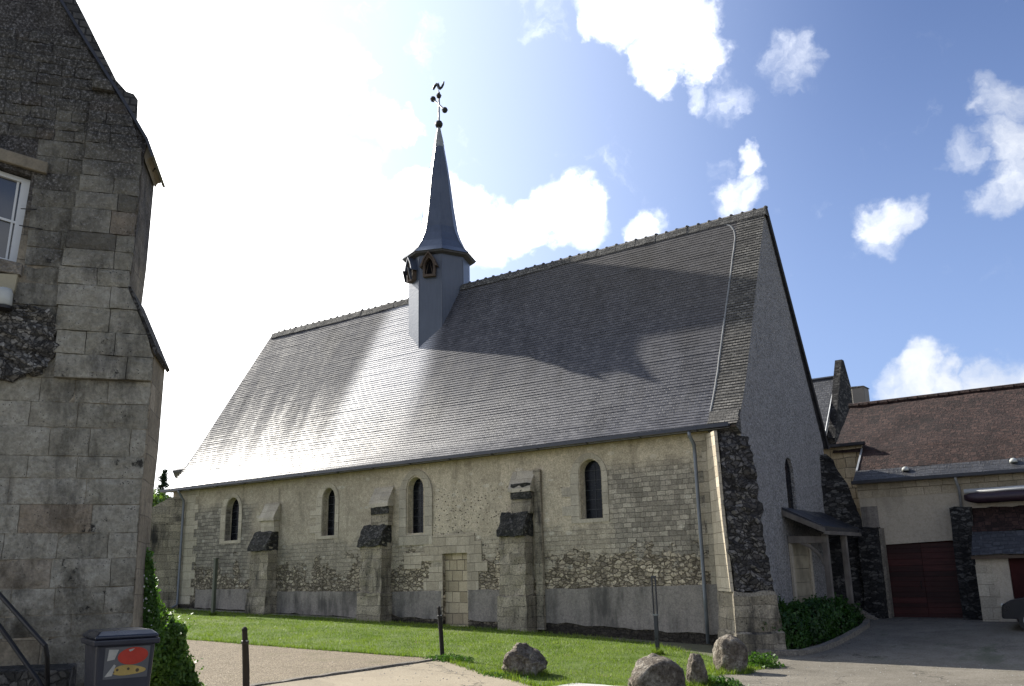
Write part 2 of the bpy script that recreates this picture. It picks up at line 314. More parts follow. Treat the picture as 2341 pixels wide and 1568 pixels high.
def slate2(name, c0, c1, c2, w=.2, h=.13, rough=.6):
    g, fin, p, o = new_mat(name)
    uv = g.tc('UV'); ob = g.tc('Object')
    uw = g.vm('ADD', uv, g.scl(g.vm('SUBTRACT', g.noise(uv, 1.2, 3, color=True), (.5,.5,.5)), .05))
    bc, bf = g.brick(uw, w, h, .012, .5, .2)
    r = g.sep(bc)[0]; n = g.noise(ob, .8, 6, .65); fi = g.noise(ob, 12, 5, .7)
    f = g.math('ADD', g.math('MULTIPLY', r, .4), g.math('MULTIPLY', n, .6))
    c = g.ramp(f, [(.25,c0),(.5,c1),(.8,c2)])
    c = g.mix(g.math('MULTIPLY', bf, .8), c, g.vm('SCALE', c0, sc=.4))
    c = g.mul(c, g.mr(fi, .3, .7, .75, 1.25, False))
    return fin(c, rough, g.bump(g.math('ADD', g.math('MULTIPLY', r, .8), g.math('SUBTRACT', fi, g.math('MULTIPLY', bf, 1.6))), .05 if name == 'brown_tiles' else .02), 0, .35)
MAT['verge_slate'] = slate2('verge_slate', (.06,.057,.052), (.11,.104,.093), (.19,.18,.16), .17, .1, .85)
MAT['tile'] = slate2('brown_tiles', (.012,.006,.005), (.034,.017,.014), (.072,.040,.031), .2, .16, .9)
MAT['slate_skirt'] = slate2('slate_skirt', (.026,.027,.031), (.042,.043,.048), (.068,.069,.074), .22, .15, .5)
MAT['spire'] = (lambda: (lambda g, fin, p, o: fin(g.mul(g.mix(g.noise(g.tc('Object'), 1.1, 5, .6), (.050,.062,.092), (.085,.102,.138)), g.mr(g.noise(g.scl(g.tc('Object'), 9, 9, 1), 1, 4), .3, .7, .9, 1.1, False)), .36, g.bump(g.noise(g.scl(g.tc('Object'), 3, 3, 14), 1, 3), .006), 0, .5))(*new_mat('blue_grey_slate_cladding')))()
MAT['zinc'] = plain('weathered_zinc', (.30,.31,.32), .5, .2, .35, 4)
MAT['old_zinc'] = plain('dull_old_zinc', (.17,.175,.175), .75, 0, .5, 5, .2)
MAT['pipe'] = plain('zinc_downpipe', (.15,.165,.185), .45, .3, .25, 3)
MAT['gutter'] = plain('dark_gutter', (.035,.037,.045), .35, .4, .3, 2)
MAT['lead'] = plain('lead_cap', (.24,.25,.25), .6, .1, .25, 3)
MAT['glass'] = plain('dark_leaded_glass', (.006,.007,.010), .25, 0, .5, 5, .2)
MAT['lead_line'] = plain('window_leads', (.045,.048,.055), .6)
MAT['void'] = plain('dark_void', (.008,.008,.009), .9, 0, .3, 3, .1)
MAT['iron'] = plain('black_iron', (.018,.016,.015), .5, .3, .4, 8)
MAT['eave_board'] = plain('dark_eave_board', (.075,.072,.074), .7, 0, .3, 6, .3)
MAT['brown_wood'] = plain('weathered_brown_wood', (.085,.062,.046), .75, 0, .4, 7, .3)
def wood(name, c0, c1, sx=14):
    g, fin, p, o = new_mat(name); v = g.tc('Object')
    n = g.noise(g.scl(v, sx, sx, 1.2), 1, 6, .7); b = g.noise(v, 2, 4)
    c = g.mul(g.mix(n, c0, c1), g.mr(b, .3, .7, .75, 1.2))
    return fin(c, .85, g.bump(n, .006), 0, .2)
MAT['grey_wood'] = wood('grey_oak', (.085,.075,.064), (.21,.19,.168))
MAT['door_boards'] = wood('pale_boards', (.27,.235,.165), (.36,.32,.24), 3)
MAT['red_door'] = wood('dark_red_boards', (.022,.005,.005), (.05,.011,.010), 5)
def planks():
    g, fin, p, o = new_mat('red_planks'); v = g.tc('Object'); geo = g.n.new('ShaderNodeNewGeometry'); r = geo.outputs['Random Per Island']
    n = g.noise(g.scl(v, 1.5, 1.5, 18), 1, 6, .7)
    c = g.mul(g.mix(r, (.018,.004,.004), (.052,.011,.010)), g.mr(n, .3, .7, .55, 1.4, False))
    return fin(c, .6, g.bump(n, .006), 0, .35)
MAT['red_planks'] = planks()
MAT['post_wood'] = wood('tarred_post', (.012,.011,.010), (.04,.036,.03))
MAT['olive'] = plain('olive_painted_post', (.07,.075,.055), .7, 0, .3, 8)
MAT['tuffeau'] = plain('tuffeau_lintel', (.22,.19,.14), .9, 0, .35, 5, .2, .01)
MAT['white_paint'] = plain('white_window_frame', (.62,.63,.62), .35, 0, .06, 4)
MAT['pane'] = (lambda: (lambda g, fin, p, o: fin((.05,.055,.065), .04, None, 0, .9))(*new_mat('window_pane')))()
MAT['bin'] = plain('grey_bin_plastic', (.032,.032,.040), .42, 0, .12, 3)
MAT['lid'] = plain('dark_bin_lid', (.018,.021,.032), .28, 0, .15, 3)
MAT['sticker_white'] = plain('sticker_white', (.11,.108,.106), .5, 0, .1)
MAT['sticker_pale'] = plain('sticker_pale', (.42,.40,.34), .5, 0, .2, 14)
MAT['sticker_red'] = plain('sticker_red', (.45,.035,.015), .45, 0, .15)
MAT['sticker_yellow'] = plain('sticker_yellow', (.45,.31,.085), .45, 0, .2, 12)
MAT['sticker_brown'] = plain('sticker_brown', (.09,.06,.03), .5)
MAT['lamp_glass'] = plain('opal_lamp_glass', (.46,.47,.43), .2, 0, .05)
MAT['cream'] = plain('cream_lamp_bracket', (.34,.30,.20), .6, 0, .15)
MAT['car'] = plain('dark_car_paint', (.006,.007,.010), .35, 0, .1, 2, .3)
MAT['rubber'] = plain('rubber', (.012,.012,.012), .8)
MAT['awning'] = plain('rolled_tarpaulin', (.032,.018,.026), .4, 0, .3, 3, .4)
MAT['slab'] = plain('pale_concrete_slab', (.40,.39,.36), .9, 0, .2, 6)
MAT['bark'] = plain('bark', (.06,.047,.036), .9, 0, .4, 9, .2, .02)
MAT['chimney'] = plain('rendered_chimney', (.22,.205,.18), .9, 0, .2, 4)

def leafmat(name, c0, c1, rough=.5, trans=.35):
    g, fin, p, o = new_mat(name)
    geo = g.n.new('ShaderNodeNewGeometry')
    r = geo.outputs['Random Per Island']
    n = g.mr(g.noise(g.tc('Object'), .9 if name == 'grass_blade' else 2.2, 5, .6), .3, .7)
    c = g.mix(g.math('ADD', g.math('MULTIPLY', r, .5), g.math('MULTIPLY', n, .5)), c0, c1)
    fin(c, rough, None, 0, .35)
    tr = g.n.new('ShaderNodeBsdfTranslucent'); g._in(tr, 0, g.vm('MULTIPLY', c, (1.15, 1.3, .6)))
    mx = g.n.new('ShaderNodeMixShader'); mx.inputs[0].default_value = trans
    g.l.new(p.outputs[0], mx.inputs[1]); g.l.new(tr.outputs[0], mx.inputs[2]); g.l.new(mx.outputs[0], o.inputs[0])
    return bpy.data.materials[name]
MAT['hedge_leaf'] = leafmat('hedge_leaf', (.007,.028,.006), (.05,.125,.018), .45)
MAT['bush_leaf'] = leafmat('bush_leaf', (.035,.085,.014), (.17,.28,.05), .45, .45)
MAT['ivy_leaf'] = leafmat('ivy_leaf', (.03,.085,.014), (.13,.24,.045), .45, .45)
MAT['conifer'] = leafmat('conifer_needles', (.012,.028,.015), (.035,.065,.03), .6, .2)
MAT['tree_leaf'] = leafmat('light_tree_leaf', (.05,.09,.02), (.14,.21,.05), .5)
MAT['blade'] = leafmat('grass_blade', (.060,.115,.012), (.215,.27,.042), .55, .4)
MAT['weed'] = leafmat('weed_leaf', (.03,.08,.015), (.10,.19,.035), .5)
MAT['agave'] = leafmat('spiky_leaf', (.012,.018,.010), (.03,.04,.022), .5, .1)

def ground_mat(name, kind):
    g, fin, p, o = new_mat(name); v = g.tc('Object')
    big = g.noise(v, .25, 5, .6); mid = g.noise(v, 1.6, 6, .65); fine = g.noise(v, 30, 5, .7)
    if kind == 'lawn':
        c = g.ramp(g.math('ADD', g.math('MULTIPLY', mid, .5), g.math('MULTIPLY', fine, .5)), [(.3,(.045,.068,.012)),(.5,(.09,.135,.022)),(.7,(.14,.18,.036))])
        c = g.mix(g.mr(big, .5, .68, 0, .45), c, (.15,.165,.055)); c = g.mix(g.mr(g.noise(v, 1.1, 6, .7), .60, .72, 0, .7), c, (.16,.125,.07)); h = fine; bd = .03
    elif kind == 'gravel':
        vo = g.vor(v, 42, 'F1', 1, 'Color'); vd = g.vor(v, 42, 'F1', 1)
        c = g.ramp(g.math('ADD', g.math('MULTIPLY', g.sep(vo)[0], .6), g.math('MULTIPLY', mid, .4)), [(.2,(.18,.143,.09)),(.5,(.31,.255,.172)),(.85,(.49,.42,.31))])
        c = g.mix(g.mr(vd, .3, .7, 0, .75), c, (.10,.08,.06))
        c = g.mix(g.mr(g.noise(v, .7, 5), .55, .72, 0, .35), c, (.16,.15,.075)); h = g.math('SUBTRACT', fine, vd); bd = .02
    elif kind == 'court':
        wv = g.vm('ADD', v, g.scl(g.vm('SUBTRACT', g.noise(v, 1.1, 5, .65, color=True), (.5,.5,.5)), 1.3))
        crack = g.math('MULTIPLY', g.mr(g.vor(wv, .42, 'DISTANCE_TO_EDGE'), .010, .002), g.mr(g.noise(v, .5, 3), .45, .55))
        patch = g.mr(g.sep(g.vor(g.vm('ADD', v, g.scl(g.noise(v, 2, 4, color=True), .3)), .33, 'F1', 1, 'Color'))[0], .62, .64)
        s = g.sep(v)
        vo = g.vor(v, 60, 'F1', 1, 'Color')
        west = g.mr(g.math('ADD', s[0], g.math('MULTIPLY', mid, 2)), 2.4, -.6)
        c0 = g.ramp(g.math('ADD', g.math('MULTIPLY', g.sep(vo)[0], .35), g.math('MULTIPLY', mid, .65)), [(.25,(.095,.085,.067)),(.5,(.165,.148,.118)),(.8,(.25,.228,.19))])
        c1 = g.mix(mid, (.25,.207,.145), (.38,.328,.24))
        c = g.mix(west, c0, c1)
        c = g.mix(g.math('MULTIPLY', patch, .35), c, g.vm('SCALE', c, sc=.66))
        c = g.mix(g.mr(g.noise(v, 3.2, 7, .7), .55, .7, 0, .5), c, g.vm('SCALE', c, sc=.6))
        c = g.mix(g.math('MULTIPLY', crack, .8), c, (.035,.032,.025))
        c = g.mix(g.mr(g.vor(v, 24, 'F1', 1), .10, .06, 0, .8), c, (.35,.32,.27))
        gr = g.math('MULTIPLY', g.mr(g.noise(g.scl(v, .6, .25, 1), 1.6, 6, .65), .54, .68), .6)
        c = g.mix(g.math('MULTIPLY', gr, g.mr(s[1], -3, 2)), c, (.05,.07,.03)); h = g.math('ADD', fine, g.math('MULTIPLY', mid, .5)); bd = .012
    else:
        c = g.mix(mid, (.10,.095,.07), (.15,.15,.09)); h = fine; bd = .02
    c = g.mul(c, g.mr(fine, .3, .7, .75, 1.25, False))
    return fin(c, .95, g.bump(h, bd), 0, .2)
for k in ('lawn', 'gravel', 'court', 'earth'): MAT[k] = ground_mat('ground_'+k, k)

def rockmat():
    g, fin, p, o = new_mat('boulder_stone'); v = g.tc('Object')
    n = g.noise(v, 3, 7, .68); f = g.noise(v, 18, 6, .7); w = g.noise(v, 1.3, 4)
    c = g.ramp(g.math('ADD', g.math('MULTIPLY', n, .6), g.math('MULTIPLY', f, .4)), [(.36,(.04,.034,.027)),(.5,(.19,.16,.125)),(.62,(.46,.42,.35))])
    c = g.mix(g.mr(w, .55, .7, 0, .4), c, (.16,.115,.085))
    return fin(c, .93, g.bump(g.math('ADD', n, f), .12), 0, .2)
MAT['rock'] = rockmat()

# ------------------------------------------------------------------ mesh helper
class MB:
    def __init__(s): s.v = []; s.f = []; s.uv = {}
    def add(s, vs, fs, uvs=None):
        b = len(s.v); s.v += [Vector(q) for q in vs]
        for i, q in enumerate(fs):
            if uvs: s.uv[len(s.f)] = uvs[i]
            s.f.append([b+j for j in q])
        return s
    def quad(s, a, b, c, d): return s.add([a, b, c, d], [(0, 1, 2, 3)])
    def box(s, x0, x1, y0, y1, z0, z1):
        return s.add([(x, y, z) for z in (z0, z1) for x, y in ((x0,y0),(x1,y0),(x1,y1),(x0,y1))], [(3,2,1,0),(4,5,6,7),(0,1,5,4),(1,2,6,5),(2,3,7,6),(3,0,4,7)])
    def obox(s, c, ax, ay, az):      # centre and three half-axis vectors
        c, ax, ay, az = map(Vector, (c, ax, ay, az))
        return s.add([c+ax*i+ay*j+az*k for k in (-1,1) for i, j in ((-1,-1),(1,-1),(1,1),(-1,1))], [(3,2,1,0),(4,5,6,7),(0,1,5,4),(1,2,6,5),(2,3,7,6),(3,0,4,7)])
    def prism(s, pts, vec, holes=()):
        vec = Vector(vec); loops = [[Vector(q) for q in pts]] + [[Vector(q) for q in h] for h in holes]
        flat = [q for l in loops for q in l]
        tris = tessellate_polygon(loops) if (holes or len(pts) > 4) else [tuple(range(len(pts)))]
        n = len(flat); vs = flat + [q+vec for q in flat]; fs = [tuple(t) for t in tris] + [tuple(n+i for i in reversed(t)) for t in tris]
        b = 0
        for l in loops:
            k = len(l)
            for i in range(k):
                j = (i+1) % k; fs.append((b+i, b+j, n+b+j, n+b+i))
            b += k
        return s.add(vs, fs)
    def tube(s, pts, r, n=10, cap=True):
        pts = [Vector(q) for q in pts]; rs = r if isinstance(r, (list, tuple)) else [r]*len(pts); rings = []; vs = []; fs = []
        t0 = (pts[1]-pts[0]).normalized(); a = t0.orthogonal().normalized()
        for i, q in enumerate(pts):
            t = (pts[min(i+1, len(pts)-1)] - pts[max(i-1, 0)]).normalized()
            a = (a - t*a.dot(t)).normalized(); b = t.cross(a)
            for k in range(n):
                an = 2*math.pi*k/n; vs.append(q + (a*math.cos(an)+b*math.sin(an))*rs[i])
        for i in range(len(pts)-1):
            for k in range(n): fs.append((i*n+k, i*n+(k+1)%n, (i+1)*n+(k+1)%n, (i+1)*n+k))
        if cap: fs += [tuple(reversed(range(n))), tuple((len(pts)-1)*n+k for k in range(n))]
        return s.add(vs, fs)
    def lathe(s, c, prof, n=8, a0=0., a1=2*math.pi):
        c = Vector(c); vs = []; fs = []
        for (r, z) in prof:
            for k in range(n):
                an = a0 + 2*math.pi*k/n; vs.append(c + Vector((r*math.cos(an), r*math.sin(an), z)))
        for i in range(len(prof)-1):
            for k in range(n): fs.append((i*n+k, i*n+(k+1)%n, (i+1)*n+(k+1)%n, (i+1)*n+k))
        fs += [tuple(reversed(range(n))), tuple((len(prof)-1)*n+k for k in range(n))]
        return s.add(vs, fs)
    def build(s, name, mat, parent=None, smooth=False, bevel=0, sub=0, disp=0, dscale=1., recalc=True):
        me = bpy.data.meshes.new(name); me.from_pydata(s.v, [], s.f)
        custom = bool(s.uv)
        uvl = me.uv_layers.new(name='UVMap'); arr = np.zeros(len(me.loops)*2)
        for fi, pl in enumerate(me.polygons):
            if fi in s.uv:
                for li, q in zip(pl.loop_indices, s.uv[fi]): arr[2*li:2*li+2] = q
                continue
            n = pl.normal
            if abs(n.z) > .92:
                for li in pl.loop_indices:
                    q = s.v[me.loops[li].vertex_index]; arr[2*li] = q.x; arr[2*li+1] = q.y
            else:
                t = Vector((-n.y, n.x, 0)).normalized(); w = n.cross(t)
                for li in pl.loop_indices:
                    q = s.v[me.loops[li].vertex_index]; arr[2*li] = q.dot(t); arr[2*li+1] = q.dot(w)
        uvl.data.foreach_set('uv', arr)
        bm = bmesh.new(); bm.from_mesh(me)
        if recalc and not custom: bmesh.ops.recalc_face_normals(bm, faces=bm.faces)
        if sub: bmesh.ops.subdivide_edges(bm, edges=bm.edges, cuts=sub, use_grid_fill=True)
        if disp:
            bmesh.ops.remove_doubles(bm, verts=bm.verts, dist=.0005)
            for v in bm.verts:
                q = v.co/dscale
                v.co += Vector((noise.noise(q), noise.noise(q+Vector((7.1,3.3,1.7))), noise.noise(q+Vector((2.9,9.2,5.5)))))*disp
        bm.to_mesh(me); bm.free()
        if smooth: me.polygons.foreach_set('use_smooth', [True]*len(me.polygons))
        me.materials.append(MAT[mat] if isinstance(mat, str) else mat)
        o = bpy.data.objects.new(name, me); COL.objects.link(o)
        if parent is not None:
            o.parent = parent; o.matrix_parent_inverse = abs_inv(parent)
        if bevel:
            bv = o.modifiers.new('bevel', 'BEVEL'); bv.width = bevel; bv.segments = 2; bv.limit_method = 'ANGLE'; bv.angle_limit = rad(40)
        return o

ABS = {}
def abs_inv(p):
    return Matrix.Translation(-ABS.get(p.name, Vector()))
def tag(o, label=None, cat=None, group=None, kind=None):
    if label: o['label'] = label
    if cat: o['category'] = cat
    if group: o['group'] = group
    if kind: o['kind'] = kind
    return o
def thing(name, label, cat, loc, group=None):
    o = bpy.data.objects.new(name, None); o.empty_display_size = .3; COL.objects.link(o)
    o.location = loc; ABS[o.name] = Vector(loc)
    return tag(o, label, cat, group)

# ------------------------------------------------------------------ ground heights
GX = [(-400,1.6),(-60,1.2),(-28.4,.82),(-20,.58),(-14,.41),(-9,.24),(-4.6,.10),(-1.5,-.05),(0,-.16),(1.5,-.24),(8,-.27),(30,-.3),(400,-.3)]
def sst(a, b, x):
    t = min(1, max(0, (x-a)/(b-a))); return t*t*(3-2*t)
def gz(x, y):
    for (a, za), (b, zb) in zip(GX, GX[1:]):
        if x <= b: z = za + (zb-za)*(x-a)/(b-a); break
    else: z = -.3
    z += .56*sst(-2, 8, y)*sst(-3, 1, x)
    k = sst(-14, -20, y)
    return z*(1-k) + k*(.52 if x > -8 else max(z, .52))

def sheet(name, mat, outline, dz, step, kind='structure', wob=0):
    """terrain-following sheet clipped to an outline (list of xy)"""
    xs = [p[0] for p in outline]; ys = [p[1] for p in outline]
    from mathutils.geometry import delaunay_2d_cdt
    pts = []; n0 = len(outline)
    dense = []
    for i in range(n0):
        a, b = Vector(outline[i]), Vector(outline[(i+1) % n0]); k = max(1, int((b-a).length/step))
        for j in range(k):
            q = a.lerp(b, j/k)
            if wob: q = q + Vector((noise.noise(Vector((q.x*1.7, q.y*1.7, 0))), noise.noise(Vector((q.x*1.7, q.y*1.7, 5)))))*wob
            dense.append(q)
    pts = list(dense)
    x = min(xs)
    def inside(px, py):
        c = False; n = len(dense); j = n-1
        for i in range(n):
            xi, yi = dense[i]; xj, yj = dense[j]
            if (yi > py) != (yj > py) and px < (xj-xi)*(py-yi)/(yj-yi)+xi: c = not c
            j = i
        return c
    x = min(xs)+step
    while x < max(xs):
        y = min(ys)+step
        while y < max(ys):
            if inside(x, y): pts.append(Vector((x+random.uniform(-.2,.2)*step, y+random.uniform(-.2,.2)*step)))
            y += step
        x += step
    nd = len(dense)
    V, E, Fc, *_ = delaunay_2d_cdt(pts, [(i, (i+1) % nd) for i in range(nd)], [], 1, 1e-4)
    mb = MB(); mb.add([(v.x, v.y, gz(v.x, v.y)+dz) for v in V], [tuple(f) for f in Fc])
    o = mb.build(name, mat, None, smooth=True)
    tag(o, None, None, None, kind)
    return o, dense, inside

# base terrain out to the horizon
def terrain():
    def ax(lo, hi):
        a = [lo-3000, lo-900, lo-300, lo-100, lo-30]; n = int((hi-lo)/1.0); a += [lo+(hi-lo)*i/n for i in range(n+1)]
        return a + [hi+30, hi+100, hi+300, hi+900, hi+3000]
    X, Y = ax(-46, 26), ax(-32, 40); mb = MB()
    vs = [(x, y, gz(max(-60, min(30, x)), max(-30, min(40, y)))-.03) for y in Y for x in X]; n = len(X)
    fs = [(j*n+i, j*n+i+1, (j+1)*n+i+1, (j+1)*n+i) for j in range(len(Y)-1) for i in range(n-1)]
    mb.add(vs, fs); tag(mb.build('ground', 'earth', smooth=True), None, None, None, 'structure')
terrain()
LAWN = [(-40,-.55),(-22.3,-.5),(-14.9,-.5),(-8.6,-.55),(-6.4,-.75),(-3,-1.25),(-1.2,-2.2),(.4,-3.0),(1.6,-3.9),(1.15,-4.8),(1.35,-6.6),(2.2,-8.3),(2.6,-10.8),(.6,-10.3),(-1.1,-9.5),(-2.8,-8.85),(-4.72,-7.75),(-5.7,-7.9),(-9.5,-8.25),(-13.5,-8.6),(-18,-9.3),(-24,-10),(-40,-11)]
lawn, lawn_d, lawn_in = sheet('lawn', 'lawn', LAWN, .02, .6, wob=.12)
GRAVEL = [(-40,-11.2),(-24,-10.1),(-18,-9.35),(-13.5,-8.62),(-9.5,-8.3),(-5.7,-7.95),(-4.85,-7.75),(-4.75,-10),(-4.7,-13.2),(-3.6,-15.5),(-1.2,-17.4),(-3,-24),(-40,-24)]
gravel, _, _ = sheet('gravel_yard', 'gravel', GRAVEL, .012, .6)
COURT = [(-4.6,-7.75),(-2.8,-8.85),(-1.1,-9.5),(.6,-10.3),(2.6,-10.8),(2.2,-8.3),(1.35,-6.6),(1.15,-4.8),(1.6,-3.9),(.9,-1.4),(.6,9.2),(26,9.2),(26,-30),(-3,-30),(-1.1,-17.4),(-3.4,-15.5),(-4.5,-13.2),(-4.5,-10)]
court, _, _ = sheet('courtyard', 'court', COURT, .008, .7)

# ------------------------------------------------------------------ chapel
L, WD, ZE, ZR = 27.79, 7.39, 6.197, 13.97
MID = WD/2
chapel = thing('chapel', 'long grey stone chapel with a steep slate roof and blue slate belfry spire', 'chapel', (-14, 3.7, 0))
def arch(cx, z0, zt, w, k=9, rise=.5):
    """round-ish lancet outline in (x,z), closed, counter-clockwise"""
    h = w/2; zs = zt - w*rise
    pts = [(cx-h, z0), (cx+h, z0)]
    for i in range(k+1):
        a = math.pi*i/k; pts.append((cx+h*math.cos(a), zs + (zt-zs)*math.sin(a)))
    return pts
WINS = [(-23.32, 3.64, 5.47, .86, .58, .30), (-17.27, 3.60, 5.46, .70, .68, .30), (-12.66, 3.50, 5.53, .78, .60, .42), (-5.15, 3.64, 5.52, .80, .5, .30)]
DOOR = (-11.36, -10.24, .28, 2.74)
wall = MB()
out = [(-L,0,-.6),(-.004,0,-.6),(-.004,0,ZE+.1),(-L,0,ZE+.1)]
holes = [[(x,0,z) for x,z in arch(c,z0,zt,w,9,r)] for (c,z0,zt,w,r,_) in WINS] + [[(DOOR[0],0,DOOR[2]),(DOOR[1],0,DOOR[2]),(DOOR[1],0,DOOR[3]),(DOOR[0],0,DOOR[3])]]
wall.prism(out, (0,.75,0), holes)
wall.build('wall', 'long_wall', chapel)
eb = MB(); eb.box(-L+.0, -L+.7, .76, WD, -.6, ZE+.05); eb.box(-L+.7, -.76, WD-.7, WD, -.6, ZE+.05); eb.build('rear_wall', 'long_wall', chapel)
# gable
GW = (3.72, 3.5, 5.42, .74)
gb = MB()
gb.prism([(0,.001,-.6),(0,WD,-.6),(0,WD,ZE),(0,MID,ZR-.02),(0,.001,ZE)], (-.75,0,0), [[(0,x,z) for x,z in arch(*GW,9,.6)]])
for v in gb.v: v.y = max(v.y, .752) if v.x < -.01 and v.y < .5 else v.y
gb.build('gable_wall', 'gable', chapel)
kn_ = MB(); kn_.prism([(-.9,-.33,5.98),(-.9,-.002,5.80),(-.9,-.002,6.55),(-.9,-.30,6.10)], (.93,0,0)); kn_.build('kneeler', 'verge_slate', chapel)
wn = MB(); wn.box(-.14,-.10,GW[0]-.5,GW[0]+.5,GW[1]-.1,GW[2]+.1); o = wn.build('window', 'glass', chapel); o['label'] = 'narrow arched window in the roughcast gable'
# windows: glass, leads, surround
for i, (c, z0, zt, w, r, sw) in enumerate(WINS):
    gl = MB(); gl.prism([(x, .30, z) for x, z in arch(c, z0-.02, zt+.02, w+.04, 9, r)], (0,.03,0)); wo_ = gl.build('window', 'glass', chapel)
    ld = MB()
    z = z0+.3
    while z < zt-.1: ld.box(c-w/2, c+w/2, .285, .298, z-.006, z+.006); z += .31
    ld.box(c-.006, c+.006, .280, .2845, z0, zt-.05)
    ld.build('leads', 'lead_line', wo_)
    sm = MB()
    if i == 2:   # crisp new surround, raised
        sm.prism([(x,-.035,z) for x,z in arch(c+.02, z0-.42, zt+.26, w+2*sw, 12, .56)], (0,.045,0), [[(x,-.035,z) for x,z in arch(c+.02, z0-.06, zt+.06, w+.14, 9, r)]])
    else:
        ox = arch(c-.06, z0-.12, zt+.2, w+2*sw, 12, .56)
        if i in (1, 3):   # toothed quoins on the left jamb
            ox = [q for q in ox if not (q[0] < c-.06-w/2-sw+.02)]
            xl = c-.06-w/2-sw; teeth = [(xl,zt-.5)]
            zz = zt-.55
            k = 0
            while zz > z0-.1:
                d = .34 if k % 2 else 0
                teeth += [(xl-d, zz), (xl-d, max(zz-.3, z0-.12))]; zz -= .3; k += 1
            ox = ox + teeth
        hx = arch(c, z0-.0, zt+.03, w+.06, 9, r)
        sm.prism([(x,-.02,z) for x,z in ox], (0,.03,0), [[(x,-.02,z) for x,z in hx]])
    sm.build('surround', 'surround', wo_)
    rv = MB(); hx = arch(c, z0-.005, zt+.005, w+.005, 9, r); hx2 = arch(c, z0+.02, zt-.02, w-.06, 9, r)
    rv.prism([(x,.24,z) for x,z in hx], (0,.04,0), [[(x,.24,z) for x,z in hx2]]); rv.build('reveal', 'surround', wo_)
# blocked door
bd_ = MB(); bd_.box(DOOR[0]-.02, DOOR[1]+.02, .14, .4, DOOR[2]-.05, DOOR[3]+.02); bdo = bd_.build('blocked_door', 'infill', chapel); bdo['label'] = 'doorway walled up with pale stone blocks'
lt = MB(); lt.prism([(x,-.022,z) for x,z in ((-13.2,2.25),(-12.35,2.25),(-12.35,2.5),(DOOR[0],2.5),(DOOR[0],DOOR[3]+.0),(DOOR[1],DOOR[3]),(DOOR[1],.95),(-9.55,.95),(-9.55,1.35),(-9.75,1.35),(-9.75,2.1),(-9.35,2.1),(-9.35,2.45),(-9.6,2.45),(-9.6,3.12),(-9.9,3.12),(-9.9,3.38),(-12.0,3.38),(-12.0,3.1),(-12.2,3.1),(-12.2,2.8),(-13.2,2.8))], (0,.03,0))
lt.build('door_surround', 'ashlar', bdo)
jl = MB(); jl.prism([(x,-.018,z) for x,z in ((-12.2,.95),(DOOR[0],.95),(DOOR[0],2.3),(-12.0,2.3),(-12.0,1.9),(-12.25,1.9),(-12.25,1.35),(-12.05,1.35),(-12.05,1.1),(-12.2,1.1))], (0,.026,0)); jl.build('door_jamb', 'ashlar', bdo)
# pale quoins at the west corner and dressed stones under the eaves
qn = MB(); q = [(-.95,1.6)]; z = 1.6; k = 0
while z < 5.8:
    d = .3 if k % 2 else 0.; q += [(-1.25-d, z), (-1.25-d, z+.36)]; z += .36; k += 1
q += [(-.3, z), (-.3, 1.6)]
qn.prism([(x,-.016,zz) for x,zz in q[1:]], (0,.022,0)); qn.build('corner_quoins', 'ashlar', chapel)
qe = MB(); z = 1.0; k = 0; q = []
while z < 5.9:
    d = .25 if k % 2 else 0.; q += [(-26.0+d, z), (-26.0+d, z+.36)]; z += .36; k += 1
qe.prism([(x,-.015,zz) for x,zz in [(-L+.05,1.0)]+q+[(-L+.05,z)]], (0,.02,0)); qe.build('corner_quoins', 'surround', chapel)
# cement dado between the buttresses, uneven top and eroded foot
def dado(x0, x1, ztop, foot):
    top = []; bot = []
    n = max(6, int((x1-x0)/.35))
    for i in range(n+1):
        x = x0+(x1-x0)*i/n
        top.append((x, -.03, ztop(x) + .05*noise.noise(Vector((x*1.3, 0, 1)))))
        bot.append((x, -.03, gz(x,-.5) + foot + .10*noise.noise(Vector((x*1.7, 3, 1))) + .05*noise.noise(Vector((x*6, 3, 1)))))
    MB().prism(bot + top[::-1], (0,.04,0)).build('dado', 'dado', chapel)
dt = lambda x: 1.46+ .012*(x+13) if x > -15 else 1.47-.008*(x+15)
dado(-25.6, -21.4, lambda x: 1.62, .12); dado(-20.15, -15.0, dt, .10); dado(-13.75, -11.42, dt, .2); dado(-10.2, -8.5, dt, .22); dado(-7.3, -1.0, lambda x: 1.5+.015*(x+7), .28)
for x0, x1 in ((-26,-21.5),(-20.0,-15.1)):
    fp = MB(); fp.prism([(x0,-.42,gz(x0,-.4)-.1),(x1,-.42,gz(x1,-.4)-.1),(x1,-.42,gz(x1,-.4)+.07),(x0,-.42,gz(x0,-.4)+.07)], (0,.41,0))
    fp.build('footing', 'kerb', chapel, bevel=.02)
